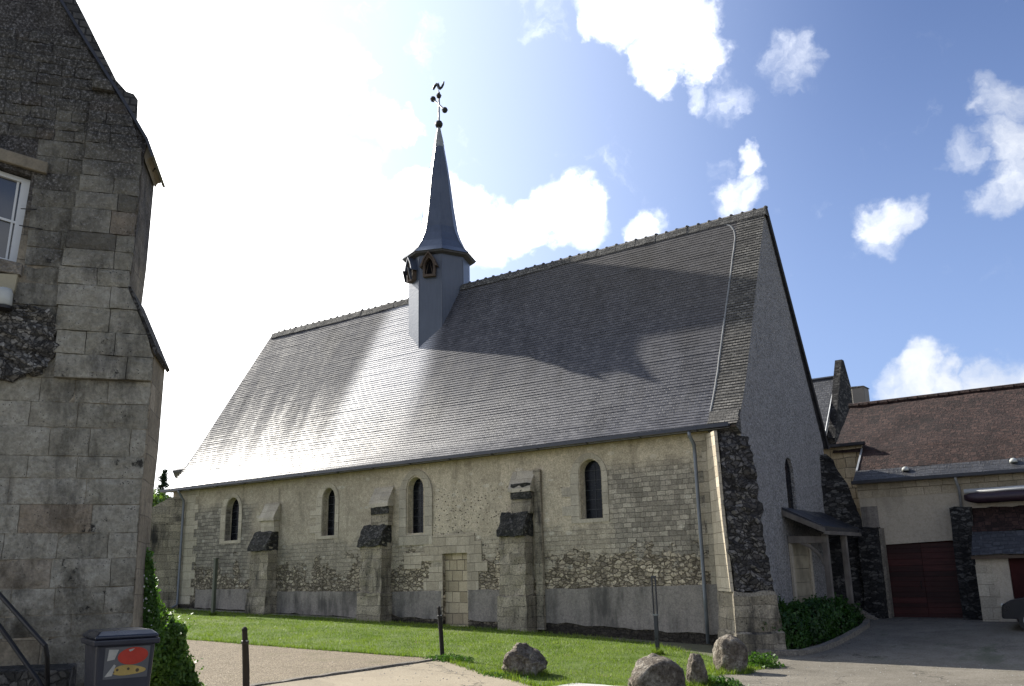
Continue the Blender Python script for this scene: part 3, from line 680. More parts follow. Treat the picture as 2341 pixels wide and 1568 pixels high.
# intermediate buttresses: plinth, shaft, weathered offset, upper stage with a broken niche
def buttress(xc, w, zg, zo, zt, uxc, uw, pl=1.45, gap=None):
    b = MB(); b.box(xc-w/2-.04, xc+w/2+.05, -.60, -.002, zg-.4, zg+pl-.35)
    ob = b.build('buttress', 'butt', chapel, sub=6, disp=.06, dscale=.35)
    s = MB(); s.box(xc-w/2, xc+w/2-.02, -.50, -.003, zg+pl-.36, zo-.02); s.build('shaft', 'butt', ob, sub=7, disp=.06, dscale=.32)
    wth = MB(); wth.prism([(xc-w/2-.05,-.62,zo-.16),(xc-w/2-.05,-.60,zo+.06),(xc-w/2-.05,-.29,zo+.62),(xc-w/2-.05,-.004,zo+.64),(xc-w/2-.05,-.004,zo-.16)], (w+.04,0,0)); wth.build('weathering', 'moss', ob, sub=5, disp=.065, dscale=.2)
    u = MB(); u.box(uxc-uw/2, uxc+uw/2-.03, -.28, -.004, zo+.58, zt-.35)
    u.build('upper_stage', 'surround' if gap is None else 'butt', ob, sub=5, disp=.04, dscale=.4)
    cp = MB(); cp.prism([(uxc-uw/2-.05,-.36,zt-.42),(uxc-uw/2-.05,-.35,zt-.30),(uxc-uw/2-.05,-.04,zt+.30),(uxc-uw/2-.05,-.005,zt+.30),(uxc-uw/2-.05,-.005,zt-.42)], (uw+.08,0,0)); cp.build('capping', 'surround', ob, sub=4, disp=.04, dscale=.3)
    if gap:
        n = MB(); n.box(uxc-uw/2+.06, uxc+uw/2+.02, -.33, -.275, gap[0], gap[1]); n.build('broken_niche', 'moss', ob, sub=4, disp=.05, dscale=.15)
    return ob
buttress(-7.94, 1.06, .2, 3.35, 5.05, -7.72, .84, 1.45, (4.40, 4.92))
buttress(-14.4, 1.13, .42, 3.25, 4.95, -14.2, .9, 1.35, (4.25, 4.62))
buttress(-20.78, 1.12, .6, 3.28, 4.75, -20.62, .86, 1.25)
for bx_ in ((-7.3,-7.02,-.12,-.004,.25,5.35),):
    pil = MB(); pil.box(*bx_); pil.build('pilaster_strip', 'butt', chapel, sub=4, disp=.03, dscale=.5)
# big battered rubble buttress at the west corner, set diagonally
def diag(c0, ang, stages, name, mat):
    o = Vector((math.cos(ang), math.sin(ang), 0)); l = Vector((-o.y, o.x, 0)); b = MB(); rings = []
    for (z, dd, h) in stages:
        rings.append([c0 - l*h - o*.3 + Vector((0,0,z)), c0 + l*h - o*.3 + Vector((0,0,z)), c0 + l*h + o*dd + Vector((0,0,z)), c0 - l*h + o*dd + Vector((0,0,z))])
    vs = [q for r in rings for q in r]; fs = [(3,2,1,0)]
    for i in range(len(rings)-1):
        for k in range(4): fs.append((i*4+k, i*4+(k+1)%4, i*4+4+(k+1)%4, i*4+4+k))
    n = len(rings)*4; fs.append((n-4,n-3,n-2,n-1)); b.add(vs, fs); return b, o, l
C0 = Vector((-.42, .05, 0)); AN = rad(-52)
b, o_, l_ = diag(C0, AN, [(1.4,1.34,.5),(2.4,1.18,.5),(3.4,1.02,.49),(4.4,.86,.48),(5.2,.70,.46),(5.65,.48,.38),(5.85,.22,.26)], 'b', 'x')
cb = b.build('corner_buttress', 'dark_rubble', chapel, sub=7, disp=.13, dscale=.22); cb['label'] = 'battered dark rubble buttress at the near corner'
b2, _, _ = diag(C0, AN, [(-.7,1.68,.66),(.35,1.6,.64),(.40,1.52,.60),(1.32,1.46,.57),(1.42,1.40,.54)], 'b', 'x'); b2.build('plinth', 'butt', cb, sub=6, disp=.06, dscale=.4)
# dressed pale facing on its east side
fc = MB(); e0 = C0 - l_*.52
fc.prism([e0 - o_*.15 + Vector((0,0,1.42)), e0 + o_*1.28 + Vector((0,0,1.42)), e0 + o_*1.0 + Vector((0,0,3.4)), e0+l_*.03 + o_*.82 + Vector((0,0,4.6)), e0+l_*.05 + o_*.62 + Vector((0,0,5.85)), e0 - o_*.15 + Vector((0,0,5.85))], -l_*.09)
fc.build('dressed_facing', 'ashlar', cb)
b3, _, _ = diag(Vector((-L+.35,.1,0)), rad(-132), [(.2,1.75,.55),(4.6,1.65,.52),(4.95,1.6,.5),(5.7,.35,.45)], 'b', 'x'); o = b3.build('corner_buttress', 'butt', chapel, sub=5, disp=.05, dscale=.5); o['label'] = 'sloping-topped buttress at the far corner'
b4, _, _ = diag(Vector((-.25,WD-.15,0)), rad(28), [(-.4,1.35,.6),(2.6,1.25,.58),(3.6,1.15,.55),(4.6,.9,.5),(5.3,.6,.46),(5.8,.3,.42)], 'b', 'x'); o = b4.build('corner_buttress', 'black_stone', chapel, sub=5, disp=.08, dscale=.3); o['label'] = 'blackened buttress at the rear corner beside the barn'

# ---- roof
def rprof():
    P = []   # (y, z) from eave to ridge, course by course
    A = Vector((-.36, 6.06)); B = Vector((.18, 6.55)); Cc = Vector((.95, ZE+2.1045*.95)); T = Vector((MID, ZR))
    pts = []
    for i in range(13):
        t = i/12; pts.append(A*(1-t)**2 + B*2*t*(1-t) + Cc*t*t)
    pts += [Cc.lerp(T, i/60) for i in range(1, 61)]
    # resample at .145
    res = [pts[0]]; acc = 0
    for a, b in zip(pts, pts[1:]):
        d = (b-a).length; pos = 0
        while acc + (d-pos) >= .115:
            step = .115-acc; pos += step; acc = 0; res.append(a.lerp(b, pos/d))
        acc += d-pos
    res.append(pts[-1]); return res
RP = rprof()
def xhip(y): return -L - .12 + max(0, y)/MID*2.2 if y > 0 else -L - .22 + .0*y
def roof_strips(xa, xb, lift, seg=1.2):
    mb = MB(); s = 0
    for i in range(len(RP)-1):
        p, q = RP[i], RP[i+1]; d = (q-p); ln = d.length; dn = d/ln; nrm = Vector((-dn.y, dn.x)) if True else None   # outward (towards -y, +z)
        x0 = xa if xa is not None else xhip(p.x); n = max(1, int((xb-x0)/seg))
        vs = []; fs = []; uvs = []
        for k in range(n+1):
            x = x0+(xb-x0)*k/n
            wv = .010*noise.noise(Vector((x*.7, i*.6, 1))) + .006*noise.noise(Vector((x*2.3, i*1.9, 4)))
            li = lift + max(-.004, wv*.8)
            sag = .034*noise.noise(Vector((x*.16, s*.2, 8)))
            pp = p + nrm*(li+sag); qq = q + nrm*(.001+sag); p0 = p + nrm*(sag-.004)
            vs += [(x,p0.x,p0.y),(x,pp.x,pp.y),(x,qq.x,qq.y)]
        for k in range(n):
            a = k*3; b = a+3; xk = x0+(xb-x0)*k/n; xk1 = x0+(xb-x0)*(k+1)/n
            fs.append((a,b,b+1,a+1)); uvs.append([(xk,s),(xk1,s),(xk1,s+.002),(xk,s+.002)])
            fs.append((a+1,b+1,b+2,a+2)); uvs.append([(xk,s+.003),(xk1,s+.003),(xk1,s+.112),(xk,s+.112)])
        mb.add(vs, fs, uvs); s += .115
    return mb
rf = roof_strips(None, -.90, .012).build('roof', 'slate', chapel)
roof_strips(-.90, .06, .02).build('verge_strip', 'verge_slate', rf)
# back slope and hip
bk = MB(); bk.quad((.06,WD+.36,6.06),(-L-.1,WD+.36,6.06),(-L+2.2,MID,ZR),(.06,MID,ZR)); hp = [(xhip(q.x)+.015, q.x, q.y-.004) for q in RP]; bk.add(hp + [(x, WD-y, z) for x, y, z in hp], [(i, i+1, len(hp)+i+1, len(hp)+i) for i in range(len(hp)-1)])
bk.build('rear_slope', 'slate', rf)
un = MB(); un.box(-L-.15, .0, -.33, .0, 5.98, 6.02); un.build('soffit', 'brown_wood', rf)
vb = MB(); vb.tube([(.07,MID,ZR+.03),(.07,WD+.36,6.06)], .06, 6); vb.build('verge_board', 'gutter', rf)
# zinc flashing that parts the verge strip from the slates, curved into the ridge
zf = MB(); path = []
dn = Vector((MID, ZR-ZE)).normalized(); nrm2 = Vector((-dn.y, dn.x))
for i in range(26):
    y = .05 + (3.12-.05)*i/25; z = ZE+2.1045*y
    if y < .95:
        for a_, b_ in zip(RP, RP[1:]):
            if a_.x <= y <= b_.x: z = a_.y + (b_.y-a_.y)*(y-a_.x)/(b_.x-a_.x); break
    path.append(Vector((-.9, y, z)))
for i in range(1, 9):
    a = i/8*math.pi/2; y = 3.12 + .42*math.sin(a); path.append(Vector((-.9-.5*(1-math.cos(a)), y, ZE+2.1045*y)))
vs = []; fs = []
for i, q in enumerate(path):
    t = (path[min(i+1,len(path)-1)]-path[max(0,i-1)]).normalized(); nv = Vector((0,nrm2.x,nrm2.y)); sd = t.cross(nv).normalized()
    wv = .032 + .012*noise.noise(Vector((i*.9,0,0)))
    vs += [q+sd*wv+nv*.018, q+nv*.028, q-sd*wv+nv*.018]
for i in range(len(path)-1):
    a = i*3; fs += [(a,a+1,a+4,a+3),(a+1,a+2,a+5,a+4)]
zf.add(vs, fs).build('zinc_flashing', 'old_zinc', rf, disp=.012, dscale=.15)
# ridge tiles with mortar humps
rr = random.Random(3)
def ridge_piece(mb, x0, x1, dz):
    pr = [(-.19,-.30),(-.11,-.06),(0,.03),(.11,-.06),(.19,-.30)]
    vs = [(x, MID+a, ZR+b+dz) for x in (x0,x1) for a,b in pr]
    mb.add(vs, [(i,i+1,i+6,i+5) for i in range(4)] + [(4,3,2,1,0),(5,6,7,8,9)])
for xs_, xe_ in ((.1, -13.3), (-16.0, -25.6)):
    rt = MB(); x = xs_
    while x > xe_:
        dz = rr.uniform(-.015,.015); ridge_piece(rt, x-.43, x, dz)
        rt.lathe((x-.02, MID, ZR+dz-.02), [(.08,0),(.075,.04),(.05,.075),(.02,.09)], 7); x -= .42
    rt.build('ridge_cap', 'verge_slate', rf, disp=.02, dscale=.2)
# gutter and downpipes
gt = MB(); gt.prism([(-L-.3,-.50,5.99),(-L-.3,-.34,5.97),(-L-.3,-.34,6.08),(-L-.3,-.37,6.08),(-L-.3,-.38,6.02),(-L-.3,-.47,6.03),(-L-.3,-.48,6.10),(-L-.3,-.50,6.10)], (L+.15,0,0)); go = gt.build('gutter', 'gutter', rf)
tr = MB(); tr.box(-L-.3, -.2, -.335, -.30, 5.96, 6.03); tr.build('eaves_trim', 'zinc', rf)
x = -L
while x < -.3:
    br = MB(); br.box(x, x+.03, -.52, -.30, 5.955, 5.975); br.build('gutter_bracket', 'gutter', go); x += 1.9
d1 = MB(); d1.tube([(-1.42,-.42,6.0),(-1.42,-.42,5.85),(-1.42,-.14,5.6),(-1.42,-.13,5.3),(-1.42,-.13,1.4),(-1.42,-.14,-.02)], .055, 12); d1.build('downpipe', 'pipe', chapel, smooth=True)
d2 = MB(); d2.tube([(-26.75,-.42,6.0),(-26.75,-.40,5.9),(-26.75,-.14,5.55),(-26.75,-.12,5.3),(-26.75,-.12,1.0),(-26.85,-.3,.86)], .055, 12); d2.build('downpipe', 'pipe', chapel, smooth=True)

# ---- belfry and spire
AX, AY = -14.65, MID
bf = MB(); bf.lathe((AX,AY,0), [(1.33,10.6),(1.33,15.32)], 8); bel = bf.build('belfry', 'spire', chapel)
ev = MB(); ev.lathe((AX,AY,0), [(1.33,15.22),(1.56,15.29),(1.58,15.36),(1.40,15.42)], 8); ev.build('eaves_board', 'eave_board', bel)
sp = MB(); sp.lathe((AX,AY,0), [(1.635,15.36),(1.36,15.62),(1.12,15.98),(.93,16.4),(.82,16.75),(.645,17.9),(.49,19.2),(.225,20.85)], 8); spo = sp.build('spire', 'spire', chapel)
cp = MB(); cp.lathe((AX,AY,0), [(.245,20.62),(.235,20.86),(.205,21.0),(.215,21.02),(.06,21.78)], 8); cp.build('spire_cap', 'lead', spo)
for k in (-45, -90, 0, -135):   # standing seams along the hips
    a = rad(k); s_ = MB(); s_.tube([(AX+r*math.cos(a), AY+r*math.sin(a), z) for r, z in [(1.63,15.38),(1.36,15.64),(1.12,16.0),(.93,16.42),(.82,16.77),(.645,17.92),(.49,19.22),(.24,20.7)]], .012, 5); s_.build('hip_seam', 'spire', spo)
for k in (-45,-90,0):
    a = rad(k); kn = MB(); kn.tube([(AX+1.335*math.cos(a), AY+1.335*math.sin(a), z) for z in (11,15.1)], .018, 6)
    kn.build('corner_bead', 'spire', bel)
def louvre(angd):
    a = rad(angd); n = Vector((math.cos(a), math.sin(a), 0)); t = Vector((-n.y, n.x, 0)); ap = 1.33*math.cos(rad(22.5)); c = Vector((AX,AY,14.62)) + n*ap
    w, h0, h1 = .27, -.42, .10
    def P(u, v, o): return c + t*u + Vector((0,0,v)) + n*o
    outer = [(-w,h0),(w,h0),(w,h1),(w*.72,h1+.26),(0,h1+.50),(-w*.72,h1+.26),(-w,h1)]
    inner = [(-w*.68,h0+.1),(w*.68,h0+.1),(w*.68,h1),(w*.5,h1+.16),(0,h1+.32),(-w*.5,h1+.16),(-w*.68,h1)]
    f = MB(); f.prism([P(u,v,.20) for u,v in outer], -n*.35, [[P(u,v,.20) for u,v in inner]]); fo = f.build('louvre', 'brown_wood', bel)
    hd = MB()
    ot = [(-w-.12,h1-.10),(-w*.72-.02,h1+.30),(0,h1+.58),(w*.72+.02,h1+.30),(w+.12,h1-.10)]; it = [(w+.03,h1-.09),(w*.72-.01,h1+.25),(0,h1+.505),(-w*.72+.01,h1+.25),(-w-.03,h1-.09)]
    hd.prism([P(u,v,.30) for u,v in ot+it], -n*.40); hd.build('hood', 'spire' if angd == -112.5 else 'brown_wood', fo)
    bx = MB()
    bx.prism([P(u,v,.02) for u,v in inner], -n*.06); bx.build('opening', 'void', fo)
    sl_ = MB()
    sl_.prism([P(-.13,h0+.1,.12),P(0,h1+.28,.12),P(-.03,h1+.1,.12),P(-.17,h0+.1,.12)], n*.02); sl_.prism([P(.13,h0+.1,.12),P(0,h1+.28,.12),P(.03,h1+.1,.12),P(.17,h0+.1,.12)], n*.02)
    sl_.build('curtain_board', 'brown_wood', fo)
    if angd == -112.5:
        sc_ = MB(); sd_ = MB(); sc_.prism([P(-w,h0,.21),P(-w,h1,.21),P(-w,h1,.42),P(-w,h0+.02,.30)], t*.02); sc_.build('cheek', 'gutter', fo); sc_ = sd_; sc_.prism([P(w,h0,.21),P(w,h1,.21),P(w,h1,.42),P(w,h0+.02,.30)], -t*.02); sc_.build('cheek', 'gutter', fo)
for a in (-67.5, -112.5, -22.5): 
    if a != -22.5: louvre(a)
# weathervane
wv_ = MB(); wv_.tube([(AX,AY,21.7),(AX+.01,AY,23.55)], .042, 8); wvo = wv_.build('weathervane', 'iron', spo)
def ball(name, c, r, par):
    MB().lathe(c, [(.001,-r)]+[(r*math.cos(t), r*math.sin(t)) for t in [rad(x) for x in (-60,-30,0,30,60)]]+[(.001,r)], 12).build(name, 'iron', par, smooth=True)
bl = MB(); bl.lathe((AX,AY,21.92), [(.02,-.16),(.13,-.14),(.18,-.03),(.18,.03),(.13,.14),(.02,.16)], 12); bl.build('finial_ball', 'iron', spo, smooth=True)
YV = Vector((0,1,0)); e1, e2 = onp(996,224,YV,MID+.25), onp(1023,249,YV,MID-.25)
mid_ = (e1+e2)/2; dv = Vector((AX,AY,0))-Vector((mid_.x,mid_.y,0)); e1 += dv; e2 += dv
ar = MB(); ar.tube([e1,e2], .042, 8)
for q in (e1,e2): ar.lathe(q, [(.02,-.15),(.10,-.10),(.145,0),(.10,.10),(.02,.15)], 10)
ar.lathe((AX,AY,23.35), [(.02,-.16),(.10,-.07),(.13,.02),(.06,.14),(.01,.22)], 10)
ar.build('cross_arm', 'iron', wvo)
ck = MB(); tp = [onp(x,y,YV,MID) for x,y in ((995,203),(999,195),(1003,190),(1006,191),(1008,198),(1011,200),(1015,197),(1018,191),(1020,184))]
dv = Vector((AX,AY,0))-Vector((tp[4].x,tp[4].y,0)); tp = [q+dv for q in tp]
ck.tube(tp, [.05,.065,.065,.07,.075,.075,.055,.05,.03], 8); ck.tube([(AX,AY,23.5),(AX,AY,24.05)], .014, 6); ck.build('cock', 'iron', wvo)

# ---- choir beyond the hip, only its eave shows
ch = MB(); ch.lathe((-30.25,MID+2.4,0), [(3.2,.5),(3.2,7.2)], 10); ch.build('choir_wall', 'butt', chapel)
cr = MB(); cr.lathe((-30.25,MID+2.4,0), [(3.2,7.15),(3.95,7.35),(4.0,7.47),(3.0,7.85),(.4,8.6)], 10); cr.build('choir_roof', 'slate', chapel)

# ---- porch against the gable
pc = MB(); pc.prism([(.01,2.72,3.62),(1.2,2.85,3.06),(1.2,2.85,3.18),(.01,2.72,3.80)], (0,3.75,-.02)); po = pc.build('porch', 'gutter', chapel, disp=.03, dscale=.9, sub=3)
pb = MB(); pb.prism([(.02,2.68,3.55),(1.25,2.74,2.98),(1.25,2.74,3.13),(.02,2.68,3.72)], (0,.05,0)); pb.build('bargeboard', 'grey_wood', po)
pf = MB(); pf.box(1.17,1.23,2.8,6.5,2.94,3.05); pf.build('eaves_beam', 'grey_wood', po)
for y, r_ in ((3.3,.085),(5.15,.085)):
    p_ = MB(); p_.obox((1.05,y,1.35),(r_,0,0),(0,r_,0),(0,0,1.62)); p_.build('post', 'grey_wood', po, bevel=.015)
tb = MB(); tb.prism([(.02,2.95,2.72),(1.12,3.22,2.70),(1.12,3.22,2.90),(.02,2.95,2.94)], (0,.14,0)); tb.build('tie_beam', 'grey_wood', po, bevel=.01)
bc_ = MB(); bc_.tube([(.35,3.10,2.74),(.62,3.18,2.60),(.85,3.26,2.35),(1.0,3.30,2.02)], .06, 6); bc_.build('brace', 'grey_wood', po)
dr = MB(); z = .3
for k in range(6): dr.box(.012,.045,3.2,4.6,z,z+.405); z += .415
pdo = dr.build('door', 'door_boards', po, bevel=.006)
for bx_ in ((.012,.09,4.62,4.8,.2,2.85),(.012,.08,3.0,3.18,.2,2.85)):
    jb = MB(); jb.box(*bx_); jb.build('door_jamb', 'barn_render', pdo)
wl = MB(); wl.box(.012,.05,4.84,6.7,.1,2.9); wl.build('side_panel', 'gable', po)
st = MB()
st.prism([(.15,6.5,-.3),(1.75,6.5,-.3),(1.7,6.5,.14),(.65,6.5,.78),(.15,6.5,.8)], (0,.22,0))
st.build('step_wall', 'kerb', po, bevel=.02)
for bx_ in ((.9,1.5,5.4,6.46,-.3,.18),(.1,.895,5.4,6.46,-.3,.36)):
    st2 = MB(); st2.box(*bx_); st2.build('step', 'kerb', po, bevel=.02)

# ------------------------------------------------------------------ barn
YB = 7.6
barn = thing('barn', 'low pale rendered barn with a brown tiled roof and dark red garage door', 'barn', (6, YB, .27))
bw = MB(); gd = (1.62, 3.84, .25, 2.68)
bw.prism([(.98,YB,-.3),(13,YB,-.3),(13,YB,4.74),(.98,YB,4.74)], (0,.5,0), [[(gd[0],YB,gd[2]),(gd[1],YB,gd[2]),(gd[1],YB,gd[3]+.05),(gd[0],YB,gd[3]-.02)]]); bw.build('wall', 'barn_render', barn)
for bx_ in ((.98,1.3,YB+.51,15,-.3,5.0),(12.6,13,YB+.51,15,-.3,5.0)):
    bw2 = MB(); bw2.box(*bx_); bw2.build('end_wall', 'black_stone', barn)
cn = MB(); cn.box(.96,13,YB-.06,YB-.003,4.5,4.7); cn.build('cornice', 'ashlar', barn)
cn = MB(); cn.box(.96,13,YB-.025,YB-.003,4.24,4.49); cn.build('frieze', 'ashlar', barn)
gdo = MB(); gdo.box(gd[0]-.05,gd[1]+.05,YB+.14,YB+.2,gd[2]-.1,gd[3]+.15); gdoor = gdo.build('garage_door', 'red_door', barn)
gs = MB(); z = gd[2]
rr = random.Random(5)
while z < gd[3]-.05:
    h = rr.uniform(.14,.2); h = min(h, gd[3]-.01-z)
    for xa, xb in ((gd[0]+.01,(gd[0]+gd[1])/2-.008),((gd[0]+gd[1])/2+.008,gd[1]-.01)): gs.box(xa,xb,YB+.11+rr.uniform(0,.012),YB+.139,z+.012,z+h)
    z += h
gs.build('planks', 'red_planks', gdoor)
hd_ = MB(); hd_.tube([(2.62,YB+.10,1.25),(2.62,YB+.06,1.28),(2.62,YB+.06,1.42),(2.62,YB+.10,1.45)], .014, 6); hd_.build('handle', 'iron', gdoor)
# roof: swept tile slope, lumpy
def wavy(name, pts, x0, x1, nx, amp, mat, par, nsub=14, sc=.8):
    mb = MB(); vs = []; fs = []; pp = []
    for (a, b) in zip(pts, pts[1:]):
        for i in range(nsub): t = i/nsub; pp.append((a[0]+(b[0]-a[0])*t, a[1]+(b[1]-a[1])*t))
    pp.append(pts[-1]); n = len(pp)
    for i in range(nx+1):
        x = (x0 if not callable(x0) else 0) + (x1-(x0 if not callable(x0) else 0))*i/nx
        for (y, z) in pp:
            if callable(x0): xl = x0(y); x = xl+(x1-xl)*i/nx
            vs.append((x, y, z + amp*noise.noise(Vector((x*sc, y*sc, 2))) + amp*.5*noise.noise(Vector((x*sc*3, y*sc*3, 5)))))
    for i in range(nx):
        for j in range(n-1): fs.append((i*n+j,(i+1)*n+j,(i+1)*n+j+1,i*n+j+1))
    mb.add(vs, fs); return mb.build(name, mat, par, smooth=True)
broof = wavy('roof', [(7.62,5.16),(8.6,6.02),(11.3,8.04)], lambda y: 1.0 if y < 8.5 else -.05+max(0,(y-8.5))*.02, 13, 60, .05, 'tile', barn)
wavy('rear_slope', [(11.3,8.04),(15,5.0)], -.05, 13, 30, .04, 'tile', broof)
wavy('slate_flare', [(7.15,4.78),(7.45,5.0),(7.64,5.19)], .95, 13, 40, .012, 'slate_skirt', broof, 5)
bg_ = MB(); bg_.prism([(.93,7.02,4.70),(.93,7.16,4.68),(.93,7.16,4.79),(.93,7.02,4.80)], (12,0,0)); bg_.box(.95,13,7.14,7.56,4.712,4.742); bg_.build('gutter', 'gutter', broof)
fl = MB(); fl.box(.93,1.0,7.12,8.5,4.74,4.80); fl.prism([(.96,7.62,5.0),(.96,8.6,5.95),(.96,8.6,6.06),(.96,7.62,5.2)], (.06,0,0)); fl.build('verge_flashing', 'zinc', broof)
for x in (2.62, 5.86):
    v_ = MB(); v_.lathe((x,7.50,5.07), [(.12,-.02),(.11,.05),(.06,.11),(.01,.12)], 10); v_.build('roof_vent', 'lamp_glass', broof, smooth=True)
rd = MB(); x = -.05
while x < 12.8: rd.tube([(x,11.3,8.06),(x+.38,11.3,8.04)], [.10,.12], 8); x += .36
rd.build('ridge_cap', 'tile', broof)
bp = MB(); bp.tube([(4.18,7.12,4.7),(4.18,7.2,4.6),(4.18,YB-.1,4.35),(4.18,YB-.1,3.7)], .045, 10); bp.build('downpipe', 'zinc', barn, smooth=True)
for (xa, xb, zt, yf) in ((.95,1.58,3.24,.55),(3.88,4.5,3.74,.5)):
    p_ = MB(); p_.prism([(xa,YB-yf-.12,-.3),(xb,YB-yf-.12,-.3),(xb,YB-yf,zt),(xa,YB-yf,zt)], (0,yf-.004,0)); o = p_.build('pier', 'black_stone', barn, sub=6, disp=.05, dscale=.3)
qs = MB(); qs.box(1.585,1.68,YB-.32,YB-.004,.2,3.2); qs.build('door_jamb', 'kerb', barn)
pt_ = MB(); pt_.box(1.0,1.55,YB-.012,YB-.003,3.25,3.95); pt_.build('cement_patch', 'dado', barn)
# high rubble link wall between chapel and barn
lk = thing('link_wall', 'tall rubble wall with a gutter, squeezed between chapel gable and barn', 'wall', (.3, 8.7, .3))
w_ = MB(); w_.box(-1.0,.96,8.68,9.1,-.3,6.25); w_.build('wall', 'infill', lk, sub=5, disp=.05, dscale=.5)
g_ = MB(); g_.prism([(-.6,8.38,6.18),(-.6,8.52,6.16),(-.6,8.52,6.27),(-.6,8.38,6.28)], (1.75,0,0)); g_.box(-.6,1.1,8.5,8.7,6.2,6.24); g_.build('gutter', 'gutter', lk)
bl_ = MB(); bl_.box(-.3,.95,8.2,8.66,-.3,3.6); bl_.build('lower_wall', 'black_stone', lk, sub=4, disp=.05, dscale=.4)

# rear house with gable parapet
rh = thing('rear_house', 'slate-roofed house with a coped gable parapet rising behind the barn', 'house', (-5, 16, .5))
r_ = MB(); r_.prism([(-12,13.0,6.6),(-1.74,13.0,6.6),(-1.74,16,10.15),(-12,16,10.15)], (0,.05,.08)); r_.prism([(-12,19,6.6),(-12,16.06,10.15),(-1.74,16.06,10.15),(-1.74,19,6.6)], (0,.05,.08)); ro_ = r_.build('roof', 'slate_skirt', rh)
w_ = MB(); w_.box(-12,-1.74,13.75,18.3,.0,6.7); w_.build('wall', 'butt', rh)
p_ = MB(); p_.prism([(-1.72,13.6,0),(-1.72,18.4,0),(-1.72,18.4,7.2),(-1.72,16.15,10.95),(-1.72,15.85,10.95),(-1.72,13.6,7.2)], (.30,0,0)); p_.build('gable_parapet', 'black_stone', rh)
f_ = MB(); f_.prism([(-1.76,13.2,7.0),(-1.76,15.8,10.1),(-1.76,15.8,10.28),(-1.76,13.2,7.2)], (.04,-.02,0)); f_.build('flashing', 'zinc', ro_)
rc = MB(); rc.tube([(-12,16.05,10.22),(-1.74,16.05,10.22)], .09, 6); rc.build('ridge_cap', 'gutter', ro_)
chm = thing('chimney', 'squat pale rendered chimney stack behind the tiled ridge', 'chimney', (-.4, 13.2, 7.5))
c_ = MB(); c_.box(-.34,.17,12.9,13.6,6.5,9.05); c_.build('stack', 'chimney', chm, bevel=.03)
c_ = MB(); c_.prism([(-.37,12.87,9.055),(.20,12.87,9.055),(.17,12.9,9.10),(-.34,12.9,9.12)], (0,.78,0)); c_.build('cap', 'dark_rubble', chm)

# lean-to shed at the right of the garage door
ls = thing('lean_to_shed', 'low lean-to shed with sagging tiles and slates and a red door by the barn', 'shed', (7, 7, .2))
wavy('roof', [(6.35,2.24),(7.0,2.98)], 4.48, 12, 26, .03, 'slate_skirt', ls, 6)
wavy('tile_course', [(6.95,2.96),(YB-.02,3.72)], 4.48, 12, 40, .07, 'tile', ls, 8, 1.4)
w_ = MB(); w_.prism([(4.52,6.62,-.3),(5.42,6.62,-.3),(5.42,6.62,2.3),(4.52,6.62,2.3)], (0,.25,0)); w_.box(6.5,12,6.62,6.87,-.3,2.3); w_.build('wall', 'barn_render', ls)
w_ = MB(); q = [(4.50,.0)]; z = .35; k = 0
for k in range(7): d = .32 if k % 2 else .2; q += [(4.5+d+.25, .25+k*.24), (4.5+d+.25, .49+k*.24)]
q += [(4.5,1.95)]
w_.prism([(x,6.60,z) for x,z in q], (0,.016,0)); w_.build('quoins', 'surround', ls)
w_ = MB(); w_.box(5.43,6.48,6.68,6.74,.1,2.2); w_.build('door', 'red_door', ls)
w_ = MB(); w_.box(4.45,12,6.42,6.5,2.12,2.22); w_.build('eaves_beam', 'brown_wood', ls)
# white tube with dark canvas hanging under it above the shed roof
aw = thing('awning', 'pale horizontal tube with dark plum canvas rolled beneath it on the barn wall', 'awning', (6.5, 7.2, 3.9))
tq = MB(); tq.tube([(4.38,7.18,4.22),(9,7.18,4.24)], .075, 14); tq.build('tube', 'white_paint', aw, smooth=True)
cv = MB(); pr_ = [(7.27,4.17),(7.10,4.17),(7.02,4.08),(6.99,3.97),(7.05,3.87),(7.2,3.82),(7.32,3.86),(7.36,4.0)]
vs = []; fs = []; nx = 24
for i in range(nx+1):
    x = 4.36+4.6*i/nx; e = min(1, .45+i*.35)
    for k, (y, z) in enumerate(pr_): vs.append((x, 7.2+(y-7.2)*e, 4.05+(z-4.05)*e+.015*noise.noise(Vector((x*1.5, k, 2)))))
for i in range(nx):
    for k in range(8): fs.append((i*8+k, i*8+(k+1)%8, i*8+8+(k+1)%8, i*8+8+k))
fs += [tuple(range(7,-1,-1)), tuple(nx*8+k for k in range(8))]
cv.add(vs, fs).build('canvas', 'awning', aw, smooth=True)
ab = MB()
for x in (4.6, 6.2): MB().box(x,x+.05,7.2,7.597,4.14,4.2).build('bracket', 'iron', aw)

# ------------------------------------------------------------------ house at the left, gable end towards the court
AH = rad(70); D2 = _f0*math.cos(AH) + _r0*math.sin(AH); NH = Vector((D2.y, -D2.x, 0)); PH = dep(320,1140,10.3)
def FH(x, y, off=0): return onp(x, y, NH, NH.dot(PH)+off)
EH = Vector((math.cos(rad(139)), math.sin(rad(139)), 0)); EB = Vector((math.cos(rad(163)), math.sin(rad(163)), 0))
house = thing('stone_house', 'tall blackened stone house gable with a white window at the left edge', 'house', (PH.x-.6, PH.y-.8, .5))
arr = [(296,1640),(304,1417),(311,1305),(321,1140),(336,1008),(353,806),(295,662),(308,564),(318,460),(328,354),(337,322),(300,257),(180,62),(100,-68),(-60,-330),(-330,-330),(-330,1640)]
hole = [(-110,345),(72,402),(36,606),(-125,560)]
hw = MB(); hw.prism([FH(*p) for p in arr], EH*.85, [[FH(*p) for p in hole]])
hwo = hw.build('wall', 'house', house)
